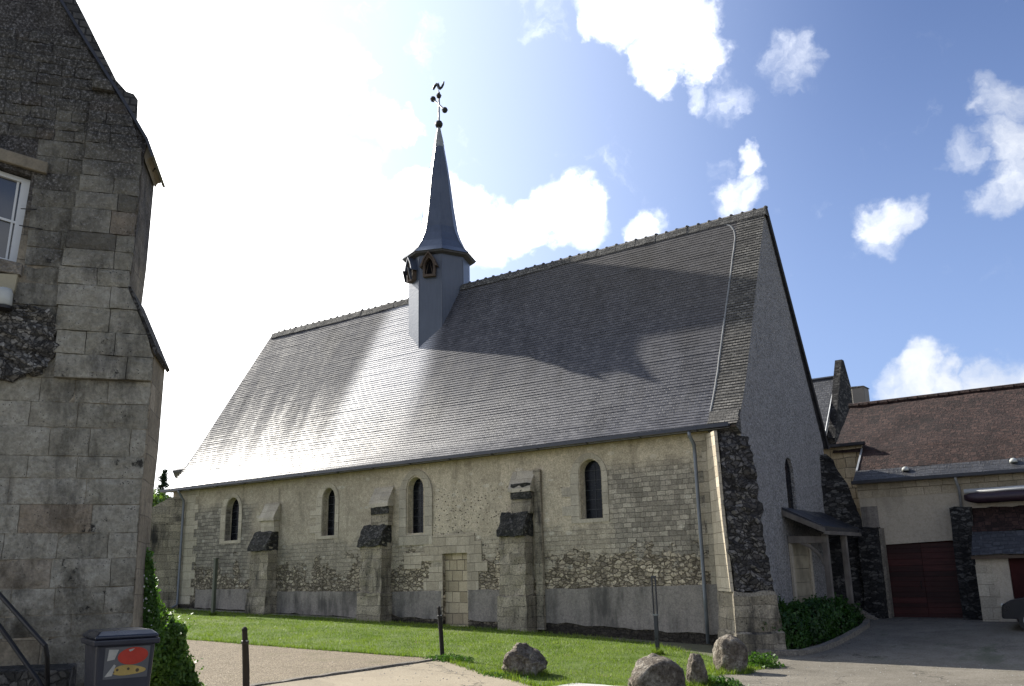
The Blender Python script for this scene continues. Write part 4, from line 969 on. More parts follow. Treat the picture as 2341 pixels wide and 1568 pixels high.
# dressed facing blocks, each a little uneven, following the corner's outline
def facing():
    rg = random.Random(21)
    arl = [(304,1417),(311,1305),(321,1140),(336,1008),(353,806),(295,662),(308,564),(328,352),(298,266),(178,78)]
    az = [(FH(*p).z, (FH(*p)-PH).dot(D2)) for p in arl]
    pz = [(FH(*p).z, (FH(*p)-PH).dot(D2)) for p in ((124,910),(134,640),(165,500),(182,425),(196,354))]
    hz = [(FH(*p).z, (FH(*p)-PH).dot(D2)) for p in hole]
    def itp(T, z):
        if z <= T[0][0]: return T[0][1]
        for (a, sa), (b, sb) in zip(T, T[1:]):
            if z <= b: return sa+(sb-sa)*(z-a)/(b-a)
        return T[-1][1]
    mb = MB(); z = .3; zmax = az[-1][0]-.05; row = 0
    sill, head = min(hz[2][0], hz[3][0])-.12, max(hz[0][0], hz[1][0])+.12; jamb = hz[1][1]+.03
    while z < zmax:
        h = rg.uniform(.215,.33) if z < 4.4 else (rg.uniform(.19,.30) if z < 7.1 else rg.uniform(.09,.17))
        z1 = min(z+h, zmax); inwin = z1 > sill and z < head
        sr0, sr1 = itp(az, z+.006), itp(az, z1-.006); p = itp(pz, (z+z1)/2) if z > pz[0][0] else None
        s0 = jamb if inwin else -3.6
        a = s0 if inwin else s0 - rg.random()*.4
        while a < max(sr0, sr1)-.02:
            b = a + (rg.uniform(.32,.78) if z < 4.4 else (rg.uniform(.3,.65) if z < 7.1 else rg.uniform(.12,.34))); off = .0
            last = b > min(sr0, sr1)-.14
            if p is not None:
                if a < p-.02 < b and not last: b = p
                if b > p+.01 and a < p-.01: b = p
                off = .085 if a > p-.02 else 0
            b0, b1 = (sr0, sr1) if last else (b, b)
            if rg.random() < .97:
                g_ = .0035; d = off + rg.uniform(.014,.026); nx, nz = 6, 4; base = len(mb.v); vs = []; fs = []
                for jz in range(nz+1):
                    for ix in range(nx+1):
                        u = ix/nx; v = jz/nz; ss = (a+g_)*(1-u) + ((b0-g_)*(1-v)+(b1-g_)*v)*u; zz = z+g_+(z1-z-2*g_)*v
                        brd = ix in (0,nx) or jz in (0,nz)
                        q = Vector((ss*2.6, zz*2.6, row*.7))
                        k = d - (.009 if brd else 0) + .016*noise.noise(q*1.7) + .008*noise.noise(q*5)
                        jx = .010*noise.noise(q*3+Vector((5,1,1))) if brd else 0; jz_ = .010*noise.noise(q*3+Vector((1,7,1))) if brd else 0
                        if ix == nx and last: jx -= abs(.03*noise.noise(q*2.3))
                        vs.append(PH + D2*(ss+jx) + Vector((0,0,zz+jz_-PH.z)) + NH*k)
                for jz in range(nz):
                    for ix in range(nx): t = jz*(nx+1)+ix; fs.append((t,t+1,t+nx+2,t+nx+1))
                # rim back to the wall
                ring = [ix for ix in range(nx+1)] + [jz*(nx+1)+nx for jz in range(1,nz+1)] + [nz*(nx+1)+ix for ix in range(nx-1,-1,-1)] + [jz*(nx+1) for jz in range(nz-1,0,-1)]
                n0 = len(vs); vs += [vs[t] - NH*(.03+off*.9) for t in ring]; m_ = len(ring)
                for t in range(m_): fs.append((ring[t], n0+t, n0+(t+1)%m_, ring[(t+1)%m_]))
                mb.add(vs, fs)
            a = b
            if last: break
        z = z1; row += 1
    o = mb.build('wall_facing', 'house_block', house, smooth=False)
    return o
facing()
lg = MB(); lg.prism([FH(*p) for p in ((-150,712),(20,703),(70,700),(112,716),(140,752),(128,772),(138,800),(112,830),(96,858),(60,852),(30,872),(-150,860))], NH*.10); lg.build('broken_stub', 'stub_rubble', house, sub=5, disp=.06, dscale=.10)
# sloped coping of the lower offset, verge, eaves corbel
cq = MB(); cq.prism([FH(x,y,.10) for x,y in ((293,655),(299,655),(362,806),(355,812))], EH*.98); cq.build('offset_coping', 'moss', house)
rq = MB(); rq.prism([FH(x,y) - NH*.35 for x,y in ((352,362),(336,322),(300,258),(178,62),(98,-70),(-60,-330),(0,-330),(150,-70),(186,0),(262,152),(286,178),(303,184),(313,198),(311,240),(306,262),(316,280),(342,318),(356,358))], EB*2.6); rqo = rq.build('roof', 'verge_slate', house)
vg = MB(); vg.prism([FH(x,y,.05) for x,y in ((353,357),(346,357),(332,318),(299,262),(176,66),(96,-66),(-62,-330),(-56,-330),(100,-70),(180,60),(303,256),(338,316))], EH*.95); vg.build('verge_strip', 'gutter', rqo)
cb_ = MB(); cb_.prism([FH(x,y,-.04) for x,y in ((326,350),(336,330),(350,354),(346,360),(338,362),(332,372))], EH*.78); cb_.build('eaves_corbel', 'tuffeau', house, disp=.01)
# window
wf = MB(); 
def WP(u, v, off):   # bilinear in the hole, u right, v down
    a, b, c, d = [FH(*p) for p in hole]
    return (a*(1-u)+b*u)*(1-v) + (d*(1-u)+c*u)*v + NH*off
wf.prism([WP(0,0,-.2),WP(.99,.01,-.2),WP(.99,.99,-.2),WP(0,.99,-.2)], NH*.07, [[WP(.06,.06,-.2),WP(.86,.06,-.2),WP(.86,.93,-.2),WP(.06,.93,-.2)]])
wfo = wf.build('window', 'white_paint', house, bevel=.006)
wp_ = MB(); wp_.prism([WP(.05,.05,-.18),WP(.87,.05,-.18),WP(.87,.94,-.18),WP(.05,.94,-.18)], -NH*.01); wp_.build('pane', 'pane', wfo)
wb = MB(); wb.prism([WP(.06,.5,-.172),WP(.86,.5,-.172),WP(.86,.525,-.172),WP(.06,.525,-.172)], NH*.025); wb.prism([WP(.06,.06,-.174),WP(.80,.06,-.174),WP(.80,.93,-.174),WP(.83,.93,-.174),WP(.83,.03,-.174),WP(.06,.03,-.174)], NH*.02); wb.build('glazing_bar', 'white_paint', wfo)
bb = MB(); bb.prism([WP(-.1,-.1,-.4),WP(1.1,-.1,-.4),WP(1.1,1.1,-.4),WP(-.1,1.1,-.4)], -NH*.02); bb.build('room_back', 'void', wfo)
li = MB(); li.prism([FH(x,y) for x,y in ((-140,300),(112,376),(108,402),(-140,330))], NH*.07); li.build('lintel', 'tuffeau', house, bevel=.012)
si = MB(); si.prism([FH(x,y) for x,y in ((-150,560),(54,608),(50,634),(-150,600))], NH*.10); si.build('sill', 'kerb', house, bevel=.012)
for (a, b) in (((48,477),(88,479)),((44,515),(108,526))):
    hk = MB(); hk.tube([FH(*a,.0), FH((a[0]+b[0])/2,(a[1]+b[1])/2,.05), FH(*b,.0)], .006, 6)
    hk.build('iron_cramp', 'iron', house)
# wall lamp under the window
wl_ = MB(); c = FH(8, 652, .0); wl_.prism([FH(x,y) for x,y in ((-60,626),(44,632),(36,668),(24,684),(-60,684))], NH*.09); wlo = wl_.build('wall_lamp', 'cream', house, bevel=.01)
ls_ = MB(); c = FH(4, 700, .17); ls_.lathe(c, [(.085,0),(.10,.02),(.10,.15),(.085,.20),(.04,.215)], 16); ls_.build('lamp_shade', 'lamp_glass', wlo, smooth=True)
lb = MB(); lb.lathe(c, [(.02,-.05),(.11,-.035),(.11,0),(.05,.01)], 16); lb.build('lamp_base', 'iron', wlo)

# handrail and step in the corner
hr = thing('handrail', 'black iron handrail descending beside the stone house wall', 'railing', dep(60,1568,8.7))
h1 = MB(); h1.tube([dep(-60,1290,9.2),dep(0,1360,8.9),dep(104,1476,8.5),dep(108,1500,8.5),dep(110,1700,8.6)], .022, 8); h1.build('top_rail', 'iron', hr)
h2 = MB(); h2.tube([dep(-60,1365,9.2),dep(0,1432,8.9),dep(88,1556,8.6),dep(106,1590,8.55)], .022, 8); h2.build('lower_rail', 'iron', hr)
sp_ = MB(); a, b = dep(-40,1520,9.3), dep(170,1512,8.9)
sp_.obox((a+b)/2 + Vector((0,0,-.2)), (b-a)/2, NH*.35, (0,0,.16)); o = sp_.build('stone_step', 'moss', None, bevel=.02); tag(o, 'dark stone step at the foot of the stone house', 'step')

# ------------------------------------------------------------------ wheelie bin
def wheelie():
    P = dep(274, 1480, 8.15); base = Vector((P.x, P.y, .635)); t = thing('wheelie_bin', 'grey wheelie bin with dark lid and a red and yellow sticker', 'bin', base)
    # front faces a little right of the camera
    fr = (-_f0*.83 + _r0*.56).normalized(); sd = Vector((-fr.y, fr.x, 0)); H = 1.0
    if sd.dot(_r0) < 0: sd = -sd
    def ring(z, w, d0, d1): return [base + sd*a + fr*b + Vector((0,0,z)) for a, b in ((-w,-d0),(w,-d0),(w,d1),(-w,d1))]
    zs = [(.10,.205,.22,.20),(.5,.225,.26,.235),(.93,.245,.30,.27)]
    vs = []; fs = [(3,2,1,0)]
    for q in zs: vs += ring(*q)
    for i in range(2):
        for k in range(4): fs.append((i*4+k, i*4+(k+1)%4, i*4+4+(k+1)%4, i*4+4+k))
    fs.append((8,9,10,11)); MB().add(vs, fs).build('body', 'bin', t, bevel=.025)
    rm = MB(); vs = ring(.915,.272,.33,.30)+ring(.965,.275,.335,.305); rm.add(vs, [(3,2,1,0),(4,5,6,7)]+[(k,(k+1)%4,4+(k+1)%4,4+k) for k in range(4)]); rm.build('rim', 'bin', t, bevel=.012)
    ld = MB(); vs = ring(.968,.262,.36,.295)+ring(.995,.262,.36,.295)+ring(1.035,.215,.33,.22); ld.add(vs, [(3,2,1,0),(8,9,10,11)]+[(j*4+k,j*4+(k+1)%4,j*4+4+(k+1)%4,j*4+4+k) for j in (0,1) for k in range(4)]); lo = ld.build('lid', 'lid', t, bevel=.018)
    hn = MB(); hn.tube([base-sd*.2-fr*.40+Vector((0,0,.98)), base+sd*.2-fr*.40+Vector((0,0,.98))], .018, 8)
    for s_ in (-.2,.2): hn.tube([base+sd*s_-fr*.33+Vector((0,0,.96)), base+sd*s_-fr*.40+Vector((0,0,.98))], .015, 6)
    hn.build('handle', 'lid', t)
    for s_ in (-.22,.22):
        w = MB(); c = base+sd*s_-fr*.22+Vector((0,0,.10)); w.tube([c-sd*.03, c+sd*.03], .10, 18); w.build('wheel', 'rubber', t)
    # sticker on the front, following its batter
    def Q(u, v, o=.0):   # v height on body
        k = (v-.5)/.43; w = .225+.02*k; d = .235+.035*k
        return base + sd*u + fr*(d+.004+o) + Vector((0,0,v))
    s0 = MB(); s0.add([Q(-.17,.64),Q(.19,.64),Q(.20,.90),Q(-.17,.90)], [(0,1,2,3)]); so_ = s0.build('sticker', 'sticker_white', t, recalc=False); 
    def blob(name, mat, cx, cz, rx, rz, o, n=20, f=lambda a: 1):
        b = MB(); vs = [Q(cx,cz,o)]+[Q(cx+rx*f(i)*math.cos(2*math.pi*i/n), cz+rz*f(i)*math.sin(2*math.pi*i/n), o) for i in range(n)]
        b.add(vs, [(0,1+i,1+(i+1)%n) for i in range(n)]); return b.build(name, mat, so_, recalc=False)
    blob('red_shape', 'sticker_red', .06, .822, .125, .072, .002, 24, lambda i: 1+.05*math.sin(i*math.pi/6))
    blob('yellow_shape', 'sticker_yellow', .03, .705, .135, .042, .003, 24, lambda i: 1+.10*math.cos(i*math.pi/4+.6))
    for pts_ in (((-.15,.79),(-.09,.80),(-.06,.88),(-.14,.885)), ((-.16,.66),(-.10,.665),(-.075,.75),(-.09,.76)), ((.02,.875),(.07,.885),(.05,.865),(.03,.858))):
        b_ = MB(); b_.add([Q(u, v, .005) for u, v in pts_], [(0,1,2,3)]); b_.build('pale_patch', 'sticker_pale', so_, recalc=False)
    for dx, dz, r_ in ((-.06,.712,.012),(.03,.716,.012),(.105,.70,.016),(-.09,.695,.010)): blob('brown_dot', 'sticker_brown', dx, dz, r_, r_, .004, 8)
    p_ = MB(); p_.add([Q(-.125,.41),Q(.10,.41),Q(.10,.53),Q(-.11,.53)], [(0,1,2,3)]); p_.build('recessed_panel', 'lid', t, recalc=False)
wheelie()

# ------------------------------------------------------------------ leaves
def leaf_mesh(pts, nrm, size, rng, asp=.62, fold=.0):
    """numpy leaf quads (diamond-ish) at pts facing roughly nrm"""
    n = len(pts); P = np.array(pts); N = np.array(nrm) + rng.normal(0, .55, (n,3)); N /= np.linalg.norm(N, axis=1, keepdims=True)
    A = rng.normal(0,1,(n,3)); A -= N*np.sum(A*N, axis=1, keepdims=True); A /= np.linalg.norm(A, axis=1, keepdims=True); B = np.cross(N, A)
    s = np.array(size).reshape(-1,1) * np.ones((n,1)) * rng.uniform(.65,1.35,(n,1))
    q = np.stack([P-A*s, P-B*s*asp+N*s*.12, P+A*s, P+B*s*asp+N*s*.12], 1)
    return q.reshape(-1,3)
def quads_obj(name, V, mat, parent=None, per=4):
    n = len(V)//per; me = bpy.data.meshes.new(name); me.vertices.add(len(V)); me.vertices.foreach_set('co', V.astype(np.float32).ravel())
    me.loops.add(len(V)); me.loops.foreach_set('vertex_index', np.arange(len(V), dtype=np.int32)); me.polygons.add(n)
    me.polygons.foreach_set('loop_start', np.arange(0, len(V), per, dtype=np.int32)); me.update(calc_edges=True)
    me.materials.append(MAT[mat]); o = bpy.data.objects.new(name, me); COL.objects.link(o)
    if parent is not None: o.parent = parent; o.matrix_parent_inverse = abs_inv(parent)
    return o
def clump(rng, c, r, n, size, shell=.55, squash=(1,1,1)):
    d = rng.normal(0,1,(n,3)); d /= np.linalg.norm(d, axis=1, keepdims=True)
    rr = (shell + (1-shell)*rng.random((n,1)))**.8
    # lumpy radius
    lump = np.array([1+.28*noise.noise(Vector(v)*2.3+Vector(c)) for v in d]).reshape(-1,1)
    p = np.array(c) + d*rr*lump*np.array(r)
    return p, d
RNG = np.random.default_rng(11)
# rounded hedge in the bed against the gable
hd = thing('hedge', 'clipped dark green hedge in the stone-edged bed by the gable', 'hedge', (.8, 2.5, -.1))
P, Nn = [], []
for (x,y,z,rx,ry,rz,n) in ((.75,.1,.28,.62,.9,.80,6500),(.85,1.7,.35,.68,1.2,.78,6500),(.95,3.3,.38,.62,1.2,.74,6000),(.95,4.8,.32,.5,.9,.6,3500),(.6,-.5,.2,.45,.5,.75,3000)):
    a, b = clump(RNG, (x,y,z), (rx,ry,rz), n, .04, .72); k = a[:,2] > np.array([gz(q[0],q[1]) for q in a])+.01; P.append(a[k]); Nn.append(b[k])
P = np.concatenate(P); Nn = np.concatenate(Nn)
sh = []
for k in range(170):
    j_ = int(RNG.integers(len(P))); 
    if P[j_][2] < .3: continue
    for t in range(9): sh.append(P[j_] + (Nn[j_]*.6+np.array((0,0,.7)))*(.022*t) + RNG.normal(0,.012,3))
P = np.concatenate([P, np.array(sh)]); Nn = np.concatenate([Nn, np.tile((0,-.6,.8),(len(sh),1))])
sz = np.where(RNG.random(len(P)) < .12, .066, .040)
quads_obj('foliage', leaf_mesh(P, Nn, sz, RNG), 'hedge_leaf', hd)
hc = MB()
for (x,y,z,rx,ry,rz) in ((.75,.1,.2,.5,.75,.62),(.85,1.7,.25,.55,1.0,.62),(.95,3.3,.28,.5,1.0,.58),(.95,4.8,.22,.4,.75,.46)):
    for k in range(9):
        a = k*.7; hc.tube([(x+.1*math.cos(a),y+.3*math.sin(a),-.2),(x+rx*.7*math.cos(a),y+ry*.7*math.sin(a),z+rz*.5)], [.018,.006], 5)
hc.build('stems', 'bark', hd)
# stone edging of the bed
ke = MB(); kp = [(.45,-1.25),(1.0,-1.12),(1.45,-.6),(1.62,.3),(1.68,1.6),(1.68,3.2),(1.6,4.6),(1.42,5.35)]
vs = []; fs = []
for i, (x,y) in enumerate(kp):
    a = Vector(kp[max(0,i-1)]); b = Vector(kp[min(len(kp)-1,i+1)]); t = (b-a).normalized(); n = Vector((t.y,-t.x)); z = gz(x,y)
    vs += [(x-n.x*.09,y-n.y*.09,z-.2),(x-n.x*.09,y-n.y*.09,z+.15),(x+n.x*.09,y+n.y*.09,z+.14),(x+n.x*.09,y+n.y*.09,z-.2)]
for i in range(len(kp)-1):
    for k in range(4): fs.append((i*4+k,i*4+(k+1)%4,i*4+4+(k+1)%4,i*4+4+k))
fs += [(3,2,1,0), tuple(len(vs)-4+k for k in range(4))]
o = ke.add(vs, fs).build('bed_edging', 'kerb', None, sub=2, disp=.02, dscale=.3); tag(o, 'curved stone edging around the hedge bed', 'kerb')
# climbing plant and bush at the corner of the left house
iv = thing('climbing_plant', 'green climber with tiny pale flowers up the corner of the stone house', 'climber', dep(335,1440,10.9))
P, Nn = [], []
for i in range(26):
    t = i/25; c = dep(334-10*t+5*math.sin(i*2.1), 1470-190*t, 10.75); a, b = clump(RNG, tuple(c), (.19-.08*t,.19-.08*t,.15), 620, .02, .5); P.append(a); Nn.append(b)
P = np.concatenate(P); Nn = np.concatenate(Nn); quads_obj('foliage', leaf_mesh(P, Nn, .022, RNG), 'ivy_leaf', iv)
s_ = MB(); s_.tube([dep(338,1600,10.75),dep(334,1440,10.78),dep(328,1320,10.78),dep(324,1290,10.76)], [.02,.015,.008,.004], 6); s_.build('stem', 'bark', iv)
fl_ = [tuple(dep(330+RNG.uniform(-8,22), 1275+RNG.uniform(0,160), 10.6)) for _ in range(34)]
quads_obj('flowers', leaf_mesh(fl_, [(.5,-.8,.3)]*34, .012, RNG, .9), 'lamp_glass', iv)
bu = thing('bush', 'sunlit leafy bush spilling onto the gravel beside the wheelie bin', 'bush', dep(390,1600,11.35))
P, Nn = [], []
for (px,py,d,r,n) in ((352,1500,11.4,.26,3200),(372,1560,11.25,.30,3600),(400,1530,11.35,.22,2400),(418,1600,11.25,.24,2800),(350,1610,11.25,.32,3000),(392,1462,11.5,.16,1200),(340,1450,11.3,.14,1000),(425,1530,11.4,.10,500),(440,1590,11.3,.16,900),(362,1440,11.5,.20,1800),(345,1400,11.2,.17,1600),(352,1470,11.3,.24,2400),(338,1520,11.1,.28,2400),(375,1420,11.6,.12,700),(405,1445,11.5,.12,600),(385,1470,11.5,.14,1000),(430,1560,11.35,.12,900),(410,1480,11.5,.10,600),(395,1660,11.25,.35,2500)):
    a, b = clump(RNG, tuple(dep(px,py,d)), (r,r,r*1.05), n, .02, .5); P.append(a); Nn.append(b)
P = np.concatenate(P); Nn = np.concatenate(Nn); sh = []
for k in range(110):
    j_ = int(RNG.integers(len(P)))
    for t in range(10): sh.append(P[j_] + (Nn[j_]*.8+np.array((0,0,.6)))*(.017*t) + RNG.normal(0,.009,3))
P = np.concatenate([P, np.array(sh)]); Nn = np.concatenate([Nn, np.tile((0,-.6,.8),(len(sh),1))])
quads_obj('foliage', leaf_mesh(P, Nn, .026, RNG), 'bush_leaf', bu)
s_ = MB()
for k in range(10): q = dep(350+10*k,1480+RNG.uniform(0,60),11.35); s_.tube([dep(375,1700,11.35), dep(365+4*k,1590,11.35), q], [.012,.008,.003], 5)
s_.build('stems', 'bark', bu)

# trees behind the chapel's far end
ct = thing('conifer_tree', 'dark conifer tip showing beyond the far end of the chapel', 'tree', (-57.4, 18.6, 1.2))
tip = dep(375,1074,75); s_ = MB(); s_.tube([(tip.x,tip.y,.8),(tip.x,tip.y,tip.z)], [.28,.03], 8); s_.build('trunk', 'bark', ct)
P, Nn = [], []
for k in range(150):
    t = RNG.random()**.75; z = tip.z - t*8.2; R = .12+.36*t*8.2*.62
    a = RNG.uniform(0,2*math.pi)
    for j in range(40):
        u = RNG.random(); rr_ = R*u; p = (tip.x+rr_*math.cos(a)+RNG.normal(0,.08), tip.y+rr_*math.sin(a)+RNG.normal(0,.08), z-.22*rr_+RNG.normal(0,.09)); P.append(p); Nn.append((math.cos(a)*.3,math.sin(a)*.3,.9))
quads_obj('crown', leaf_mesh(P, Nn, .14, RNG, .4), 'conifer', ct)
lt_ = thing('leafy_tree', 'light green leafy tree lower down beside the dark conifer', 'tree', tuple(dep(352,1300,70)))
c = dep(352,1170,70); s_ = MB(); s_.tube([(c.x,c.y,.8),(c.x,c.y,c.z)], [.3,.1], 8); s_.build('trunk', 'bark', lt_)
P, Nn = [], []
for k in range(22):
    a, b = clump(RNG, tuple(c+Vector(RNG.normal(0,1.3,3))+Vector((0,0,-1.0))), (.9,.9,.8), 200, .1, .4); P.append(a); Nn.append(b)
P = np.concatenate(P); Nn = np.concatenate(Nn); quads_obj('crown', leaf_mesh(P, Nn, .15, RNG), 'tree_leaf', lt_)

# ------------------------------------------------------------------ boulders
def boulder(loc, size, seed, label, cuts=(), rot=0, rough=.16, pw=1.0, ledge=None):
    bm = bmesh.new(); bmesh.ops.create_icosphere(bm, subdivisions=5, radius=1)
    off = Vector((seed*3.1, seed*1.7, seed*5.3)); R = Matrix.Rotation(rot, 3, 'Z')
    for v in bm.verts:
        p = v.co.copy(); n0 = p.normalized()
        ax = max(abs(p.x), abs(p.y), abs(p.z)); p = p*((1-pw)+pw/ax) if pw < 1 else p
        for (cn, cd) in cuts:
            cn_ = Vector(cn).normalized(); dd = p.dot(cn_)-cd
            if dd > 0: p -= cn_*dd*.93
        smooth_side = ledge and p.dot(Vector(ledge)) > .12
        amp = rough*(.28 if smooth_side else 1)
        d = noise.fractal(p*1.5+off, 1.0, 2.1, 5)*amp + abs(noise.noise(p*4.5+off))*amp*.55 + noise.noise(p*12+off)*amp*.2
        p += n0*d
        v.co = R @ Vector((p.x*size[0], p.y*size[1], p.z*size[2])) + Vector((0,0,size[2]*.72))
    me = bpy.data.meshes.new('boulder'); bm.to_mesh(me); bm.free(); me.polygons.foreach_set('use_smooth', [True]*len(me.polygons)); me.materials.append(MAT['rock'])
    o = bpy.data.objects.new('boulder', me); COL.objects.link(o); o.location = loc
    tag(o, label, 'boulder', 'boulders along the lawn edge'); return o
def at(x, y): return Vector((x, y, gz(x, y)))
boulder(at(-1.78,-8.6), (.46,.46,.36), 1, 'angular craggy boulder standing alone on the lawn', cuts=(((1,-.3,.9),.68),((-.9,-.5,.55),.66),((.3,-1,.0),.7)), rot=.2, rough=.2)
boulder(at(1.72,-9.2), (.52,.62,.43), 2, 'large round-topped stone with one smooth end, nearest the path', cuts=(((.85,-.6,.0),.62),((-.9,-.4,.35),.8)), rot=.0, rough=.2, ledge=(.8,-.5,.1))
boulder(at(1.62,-7.3), (.22,.22,.37), 3, 'small dark upright boulder between two bigger stones', cuts=(((.9,0,.4),.76),((-.8,-.2,.45),.75)), rot=.5, rough=.16)
boulder(at(1.22,-4.75), (.40,.36,.46), 4, 'smooth domed upright stone beside the corner buttress', cuts=(((-.75,-.65,.1),.74),((.8,-.6,.0),.76)), rot=.1, rough=.09)

# ------------------------------------------------------------------ posts, slab, kerb
def post_round(loc, h, r, lean, label):
    t = thing('fence_post', label, 'post', loc, 'dark posts along the gravel yard')
    top = Vector(loc)+Vector((lean[0],lean[1],h)); b = Vector(loc)-Vector((0,0,.3))
    m_ = MB(); m_.tube([b, Vector(loc).lerp(top,.5), Vector(loc).lerp(top,.82), Vector(loc).lerp(top,.86), top], [r,r*.97,r*.95,r*.82,r*.78], 10); m_.build('shaft', 'post_wood', t, disp=.008, dscale=.12)
    c_ = MB(); c_.lathe(top, [(r*.82,-.01),(r*.84,.02),(r*.5,.045),(.005,.055)], 10); c_.build('cap', 'post_wood', t)
    k_ = MB(); q = Vector(loc).lerp(top,.84); k_.lathe(q, [(r*.9,-.03),(r*1.12,-.02),(r*1.12,.02),(r*.85,.03)], 10); k_.build('collar', 'iron', t)
    e_ = MB(); q = Vector(loc).lerp(top,.86); e_.tube([q, q+Vector((.08,-.02,0))], .012, 6); e_.build('hook', 'zinc', t)
pl1 = dep(566,1590,15.2); z1 = gz(pl1.x, pl1.y)
tp1 = dep(559,1440,15.0)
post_round((pl1.x, pl1.y, z1), tp1.z-z1, .058, (tp1.x-pl1.x, tp1.y-pl1.y), 'dark post with a pale top standing in the gravel')
pz2 = at(-4.72,-7.72); post_round(pz2, 1.16, .052, (-.09,-.05), 'dark leaning post at the end of the gravel kerb')
t = thing('tall_post', 'slim tall olive post on the lawn before the far bay', 'post', at(-21.9,-1.75))
p_ = MB(); q = at(-21.9,-1.75); p_.obox(q+Vector((0,0,1.0)), (.065,0,0), (0,.065,0), (0,0,1.2)); p_.build('shaft', 'olive', t, bevel=.01)
c_ = MB(); c_.box(q.x-.075,q.x+.12,q.y-.075,q.y+.075,q.z+2.2,q.z+2.24); c_.build('cap', 'olive', t)
t = thing('sign_post', 'dark metal channel post on the lawn behind the large stone', 'post', at(-1.35,-3.3)); q = at(-1.35,-3.3)
p_ = MB(); p_.box(q.x-.05,q.x+.05,q.y-.03,q.y+.03,q.z-.3,q.z+1.0); p_.box(q.x-.065,q.x-.035,q.y-.02,q.y+.02,q.z+1.0,q.z+1.95); p_.box(q.x+.035,q.x+.065,q.y-.02,q.y+.02,q.z+1.0,q.z+1.9); p_.box(q.x-.065,q.x+.065,q.y-.022,q.y+.022,q.z+1.9,q.z+1.95); p_.build('channel', 'gutter', t, bevel=.006)
c_ = MB(); c_.box(q.x-.06,q.x+.06,q.y-.04,q.y+.04,q.z+.96,q.z+1.0); c_.build('bracket', 'old_zinc', t)
sb = MB(); c = at(.25,-9.3); sb.obox(c+Vector((0,0,.03)), Vector((.62,-.05,0)), Vector((.1,.42,0)), (0,0,.05)); o = sb.build('stone_slab', 'slab', None, sub=3, disp=.012, dscale=.3); tag(o, 'flat pale slab lying in the grass edge near the large stone', 'slab')
kb = MB(); kp = [(-4.72,-7.85),(-4.75,-9),(-4.72,-10.5),(-4.66,-12),(-4.6,-13.3),(-3.9,-14.9),(-2.6,-16.4)]; vs = []; fs = []
for i, (x,y) in enumerate(kp):
    z = gz(x,y); vs += [(x-.07,y,z-.2),(x-.07,y,z+.035),(x+.07,y,z+.03),(x+.08,y,z-.2)]
for i in range(len(kp)-1):
    for k in range(4): fs.append((i*4+k,i*4+(k+1)%4,i*4+4+(k+1)%4,i*4+4+k))
fs += [(3,2,1,0), tuple(len(vs)-4+k for k in range(4))]
o = kb.add(vs, fs).build('kerb', 'kerb', None, sub=3, disp=.02, dscale=.25); tag(o, 'worn low stone kerb between gravel yard and path', 'kerb')

# parked car at the right edge
car = thing('parked_car', 'dark car parked in shade before the lean-to, cut by the right edge', 'car', (6.6, 5.4, .15))
zc = .13
DX = .75
prof = [(4.62,.35),(4.66,.72),(4.9,.86),(5.55,.96),(6.15,1.42),(6.6,1.5),(7.5,1.48),(8.2,1.0),(8.6,.9),(8.65,.35)]
cbm = MB(); cbm.prism([(x+DX,4.4,z+zc) for x,z in prof], (0,1.66,0)); cbm.build('body', 'car', car, bevel=.06)
gwm = MB(); gwm.prism([(x+DX,4.385,z+zc) for x,z in ((5.72,1.0),(6.2,1.38),(6.62,1.44),(7.4,1.42),(7.95,1.0))], (0,.012,0)); gwm.build('side_window', 'pane', car)
ws = MB(); ws.prism([(5.60+DX,4.55,.985+zc),(6.12+DX,4.62,1.40+zc),(6.12+DX,5.84,1.40+zc),(5.60+DX,5.9,.985+zc)], (-.012,0,.012)); ws.build('windscreen', 'pane', car)
for x in (5.35+DX, 7.85+DX):
    for y in (4.38, 5.95):
        w = MB(); w.tube([(x,y,.30+zc),(x,y+.2,.30+zc)], .31, 20); wo_ = w.build('wheel', 'rubber', car); r_ = MB(); r_.tube([(x,y-.01,.30+zc),(x,y+.21,.30+zc)], .19, 14); r_.build('rim', 'zinc', wo_)
for y in (4.5, 5.6):
    h_ = MB(); h_.box(4.635+DX,4.70+DX,y,y+.32,.66+zc,.76+zc); h_.build('headlight', 'lamp_glass', car, bevel=.02)
# ------------------------------------------------------------------ grass and weeds
def blades(n, sampler, h, w, rng):
    V = np.empty((n*3,3), np.float32); i = 0
    while i < n:
        x, y, hs = sampler()
        if x is None: continue
        z = gz(x,y)+.012; a = rng.random()*6.283; l = h*hs*(.5+rng.random()); ww = w*(.6+.8*rng.random()); dx, dy = math.cos(a), math.sin(a); lx, ly = rng.normal(0,.4)*l, rng.normal(0,.4)*l
        V[3*i] = (x-dx*ww, y-dy*ww, z); V[3*i+1] = (x+dx*ww, y+dy*ww, z); V[3*i+2] = (x+lx, y+ly, z+l); i += 1
    return V
lp = np.array([(p.x,p.y) for p in lawn_d])
def samp():
    x = RNG.uniform(-30,2.6); 
    if RNG.random() > .35+.65*(x+30)/33: return None, None, None
    y = RNG.uniform(-10.8,-.45)
    if not lawn_in(x, y): return None, None, None
    q = noise.noise(Vector((x*.9, y*.9, 3)))
    if RNG.random() > .80 + 1.0*q + .5*noise.noise(Vector((x*3, y*3, 7))): return None, None, None
    return x, y, 1.0 + (.9 if y > -.8 else 0) + max(0, .8*noise.noise(Vector((x*2.1, y*2.1, 9))))
R2 = RNG
gobj = quads_obj('grass', blades(100000, samp, .045, .007, R2), 'blade', None, 3); tag(gobj, 'short mown grass of the lawn', 'grass', None, 'stuff')
edge = [(lawn_d[i], lawn_d[(i+1) % len(lawn_d)]) for i in range(len(lawn_d))]
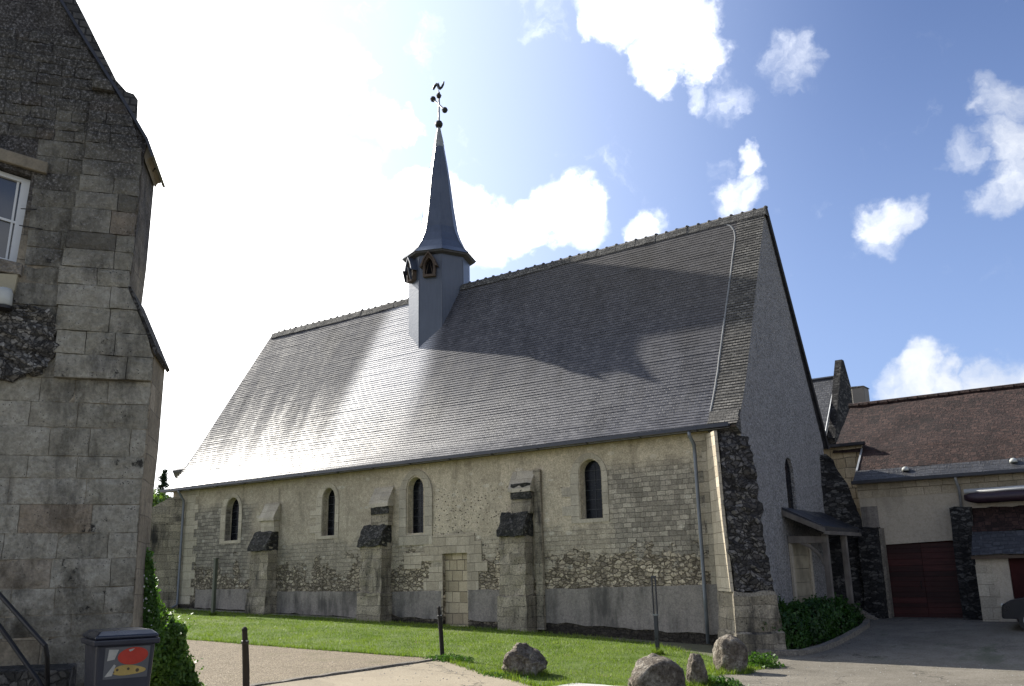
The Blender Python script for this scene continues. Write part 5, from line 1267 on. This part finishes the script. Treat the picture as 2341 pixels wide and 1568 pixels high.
def samp_e():
    a, b = edge[int(RNG.integers(len(edge)))]
    if a.x < -30: return None, None, None
    t = RNG.random(); q = a.lerp(b, t); 
    return q.x+RNG.normal(0,.07), q.y+RNG.normal(0,.07), .7+1.1*RNG.random()
go_ = quads_obj('edge_grass', blades(16000, samp_e, .06, .007, R2), 'blade', None, 3); tag(go_, 'ragged longer grass along the lawn edges', 'grass', None, 'stuff')
ring = [(-1.78,-8.6,.46),(1.72,-9.2,.55),(1.62,-7.3,.25),(1.22,-4.75,.42),(-1.35,-3.3,.1),(-21.9,-1.75,.1),(.25,-9.3,.66)]
def samp_r():
    x, y, r = ring[int(RNG.integers(len(ring)))]; a = RNG.uniform(0, 6.283); k = r*(.9+abs(RNG.normal(0,.22)))
    return x+k*math.cos(a), y+k*math.sin(a), .9+1.6*RNG.random()
gr_ = quads_obj('tuft_grass', blades(5200, samp_r, .065, .007, R2), 'blade', None, 3); tag(gr_, 'longer grass around the boulders, slab and posts', 'grass', None, 'stuff')
pv_, pf_ = [], []; pm_ = MB()
for k in range(360):
    if k < 200: t = RNG.random(); x, y = 3.5-8*t+RNG.normal(0,.5), -9.9+RNG.normal(0,.8)
    else: x, y = RNG.uniform(1.2,9), RNG.uniform(-9,-1)
    if lawn_in(x, y): continue
    r = RNG.uniform(.006,.016); q = Vector((x, y, gz(x,y)+.012+r*.3)); rot = RNG.uniform(0,6.28)
    dx, dy = Vector((math.cos(rot),math.sin(rot),0))*r*1.3, Vector((-math.sin(rot),math.cos(rot),0))*r
    pm_.add([q+dx,q+dy,q-dx,q-dy,q+Vector((0,0,r*.8)),q-Vector((0,0,r*.5))], [(0,1,4),(1,2,4),(2,3,4),(3,0,4),(1,0,5),(2,1,5),(3,2,5),(0,3,5)])
o = pm_.build('loose_gravel', 'slab'); tag(o, 'loose stones scattered over the courtyard', 'gravel', None, 'stuff')
for (c, r, n, label, s) in ((at(-4.35,-7.95), (.75,.35,.16), 1500, 'low weeds around the leaning post at the kerb end', .04),
                            (at(-1.9,-9.15), (.65,.25,.10), 900, 'low weeds under the angular boulder', .035),
                            (at(1.75,-6.95), (.75,.42,.17), 1800, 'bright weeds around the small dark upright boulder', .045),
                            (at(1.35,-3.35), (.6,.5,.34), 1500, 'dark weeds at the foot of the corner buttress', .05),
                            (at(1.2,-9.0), (.3,.3,.2), 700, 'weeds clinging to the left of the large stone', .035)):
    t = thing('weed_patch', label, 'weeds', c); P, Nn = clump(RNG, tuple(c), r, n, .03, .2); k = P[:,2] > c.z-.02
    quads_obj('foliage', leaf_mesh(P[k], np.abs(Nn[k]), s, RNG, .45), 'weed', t)
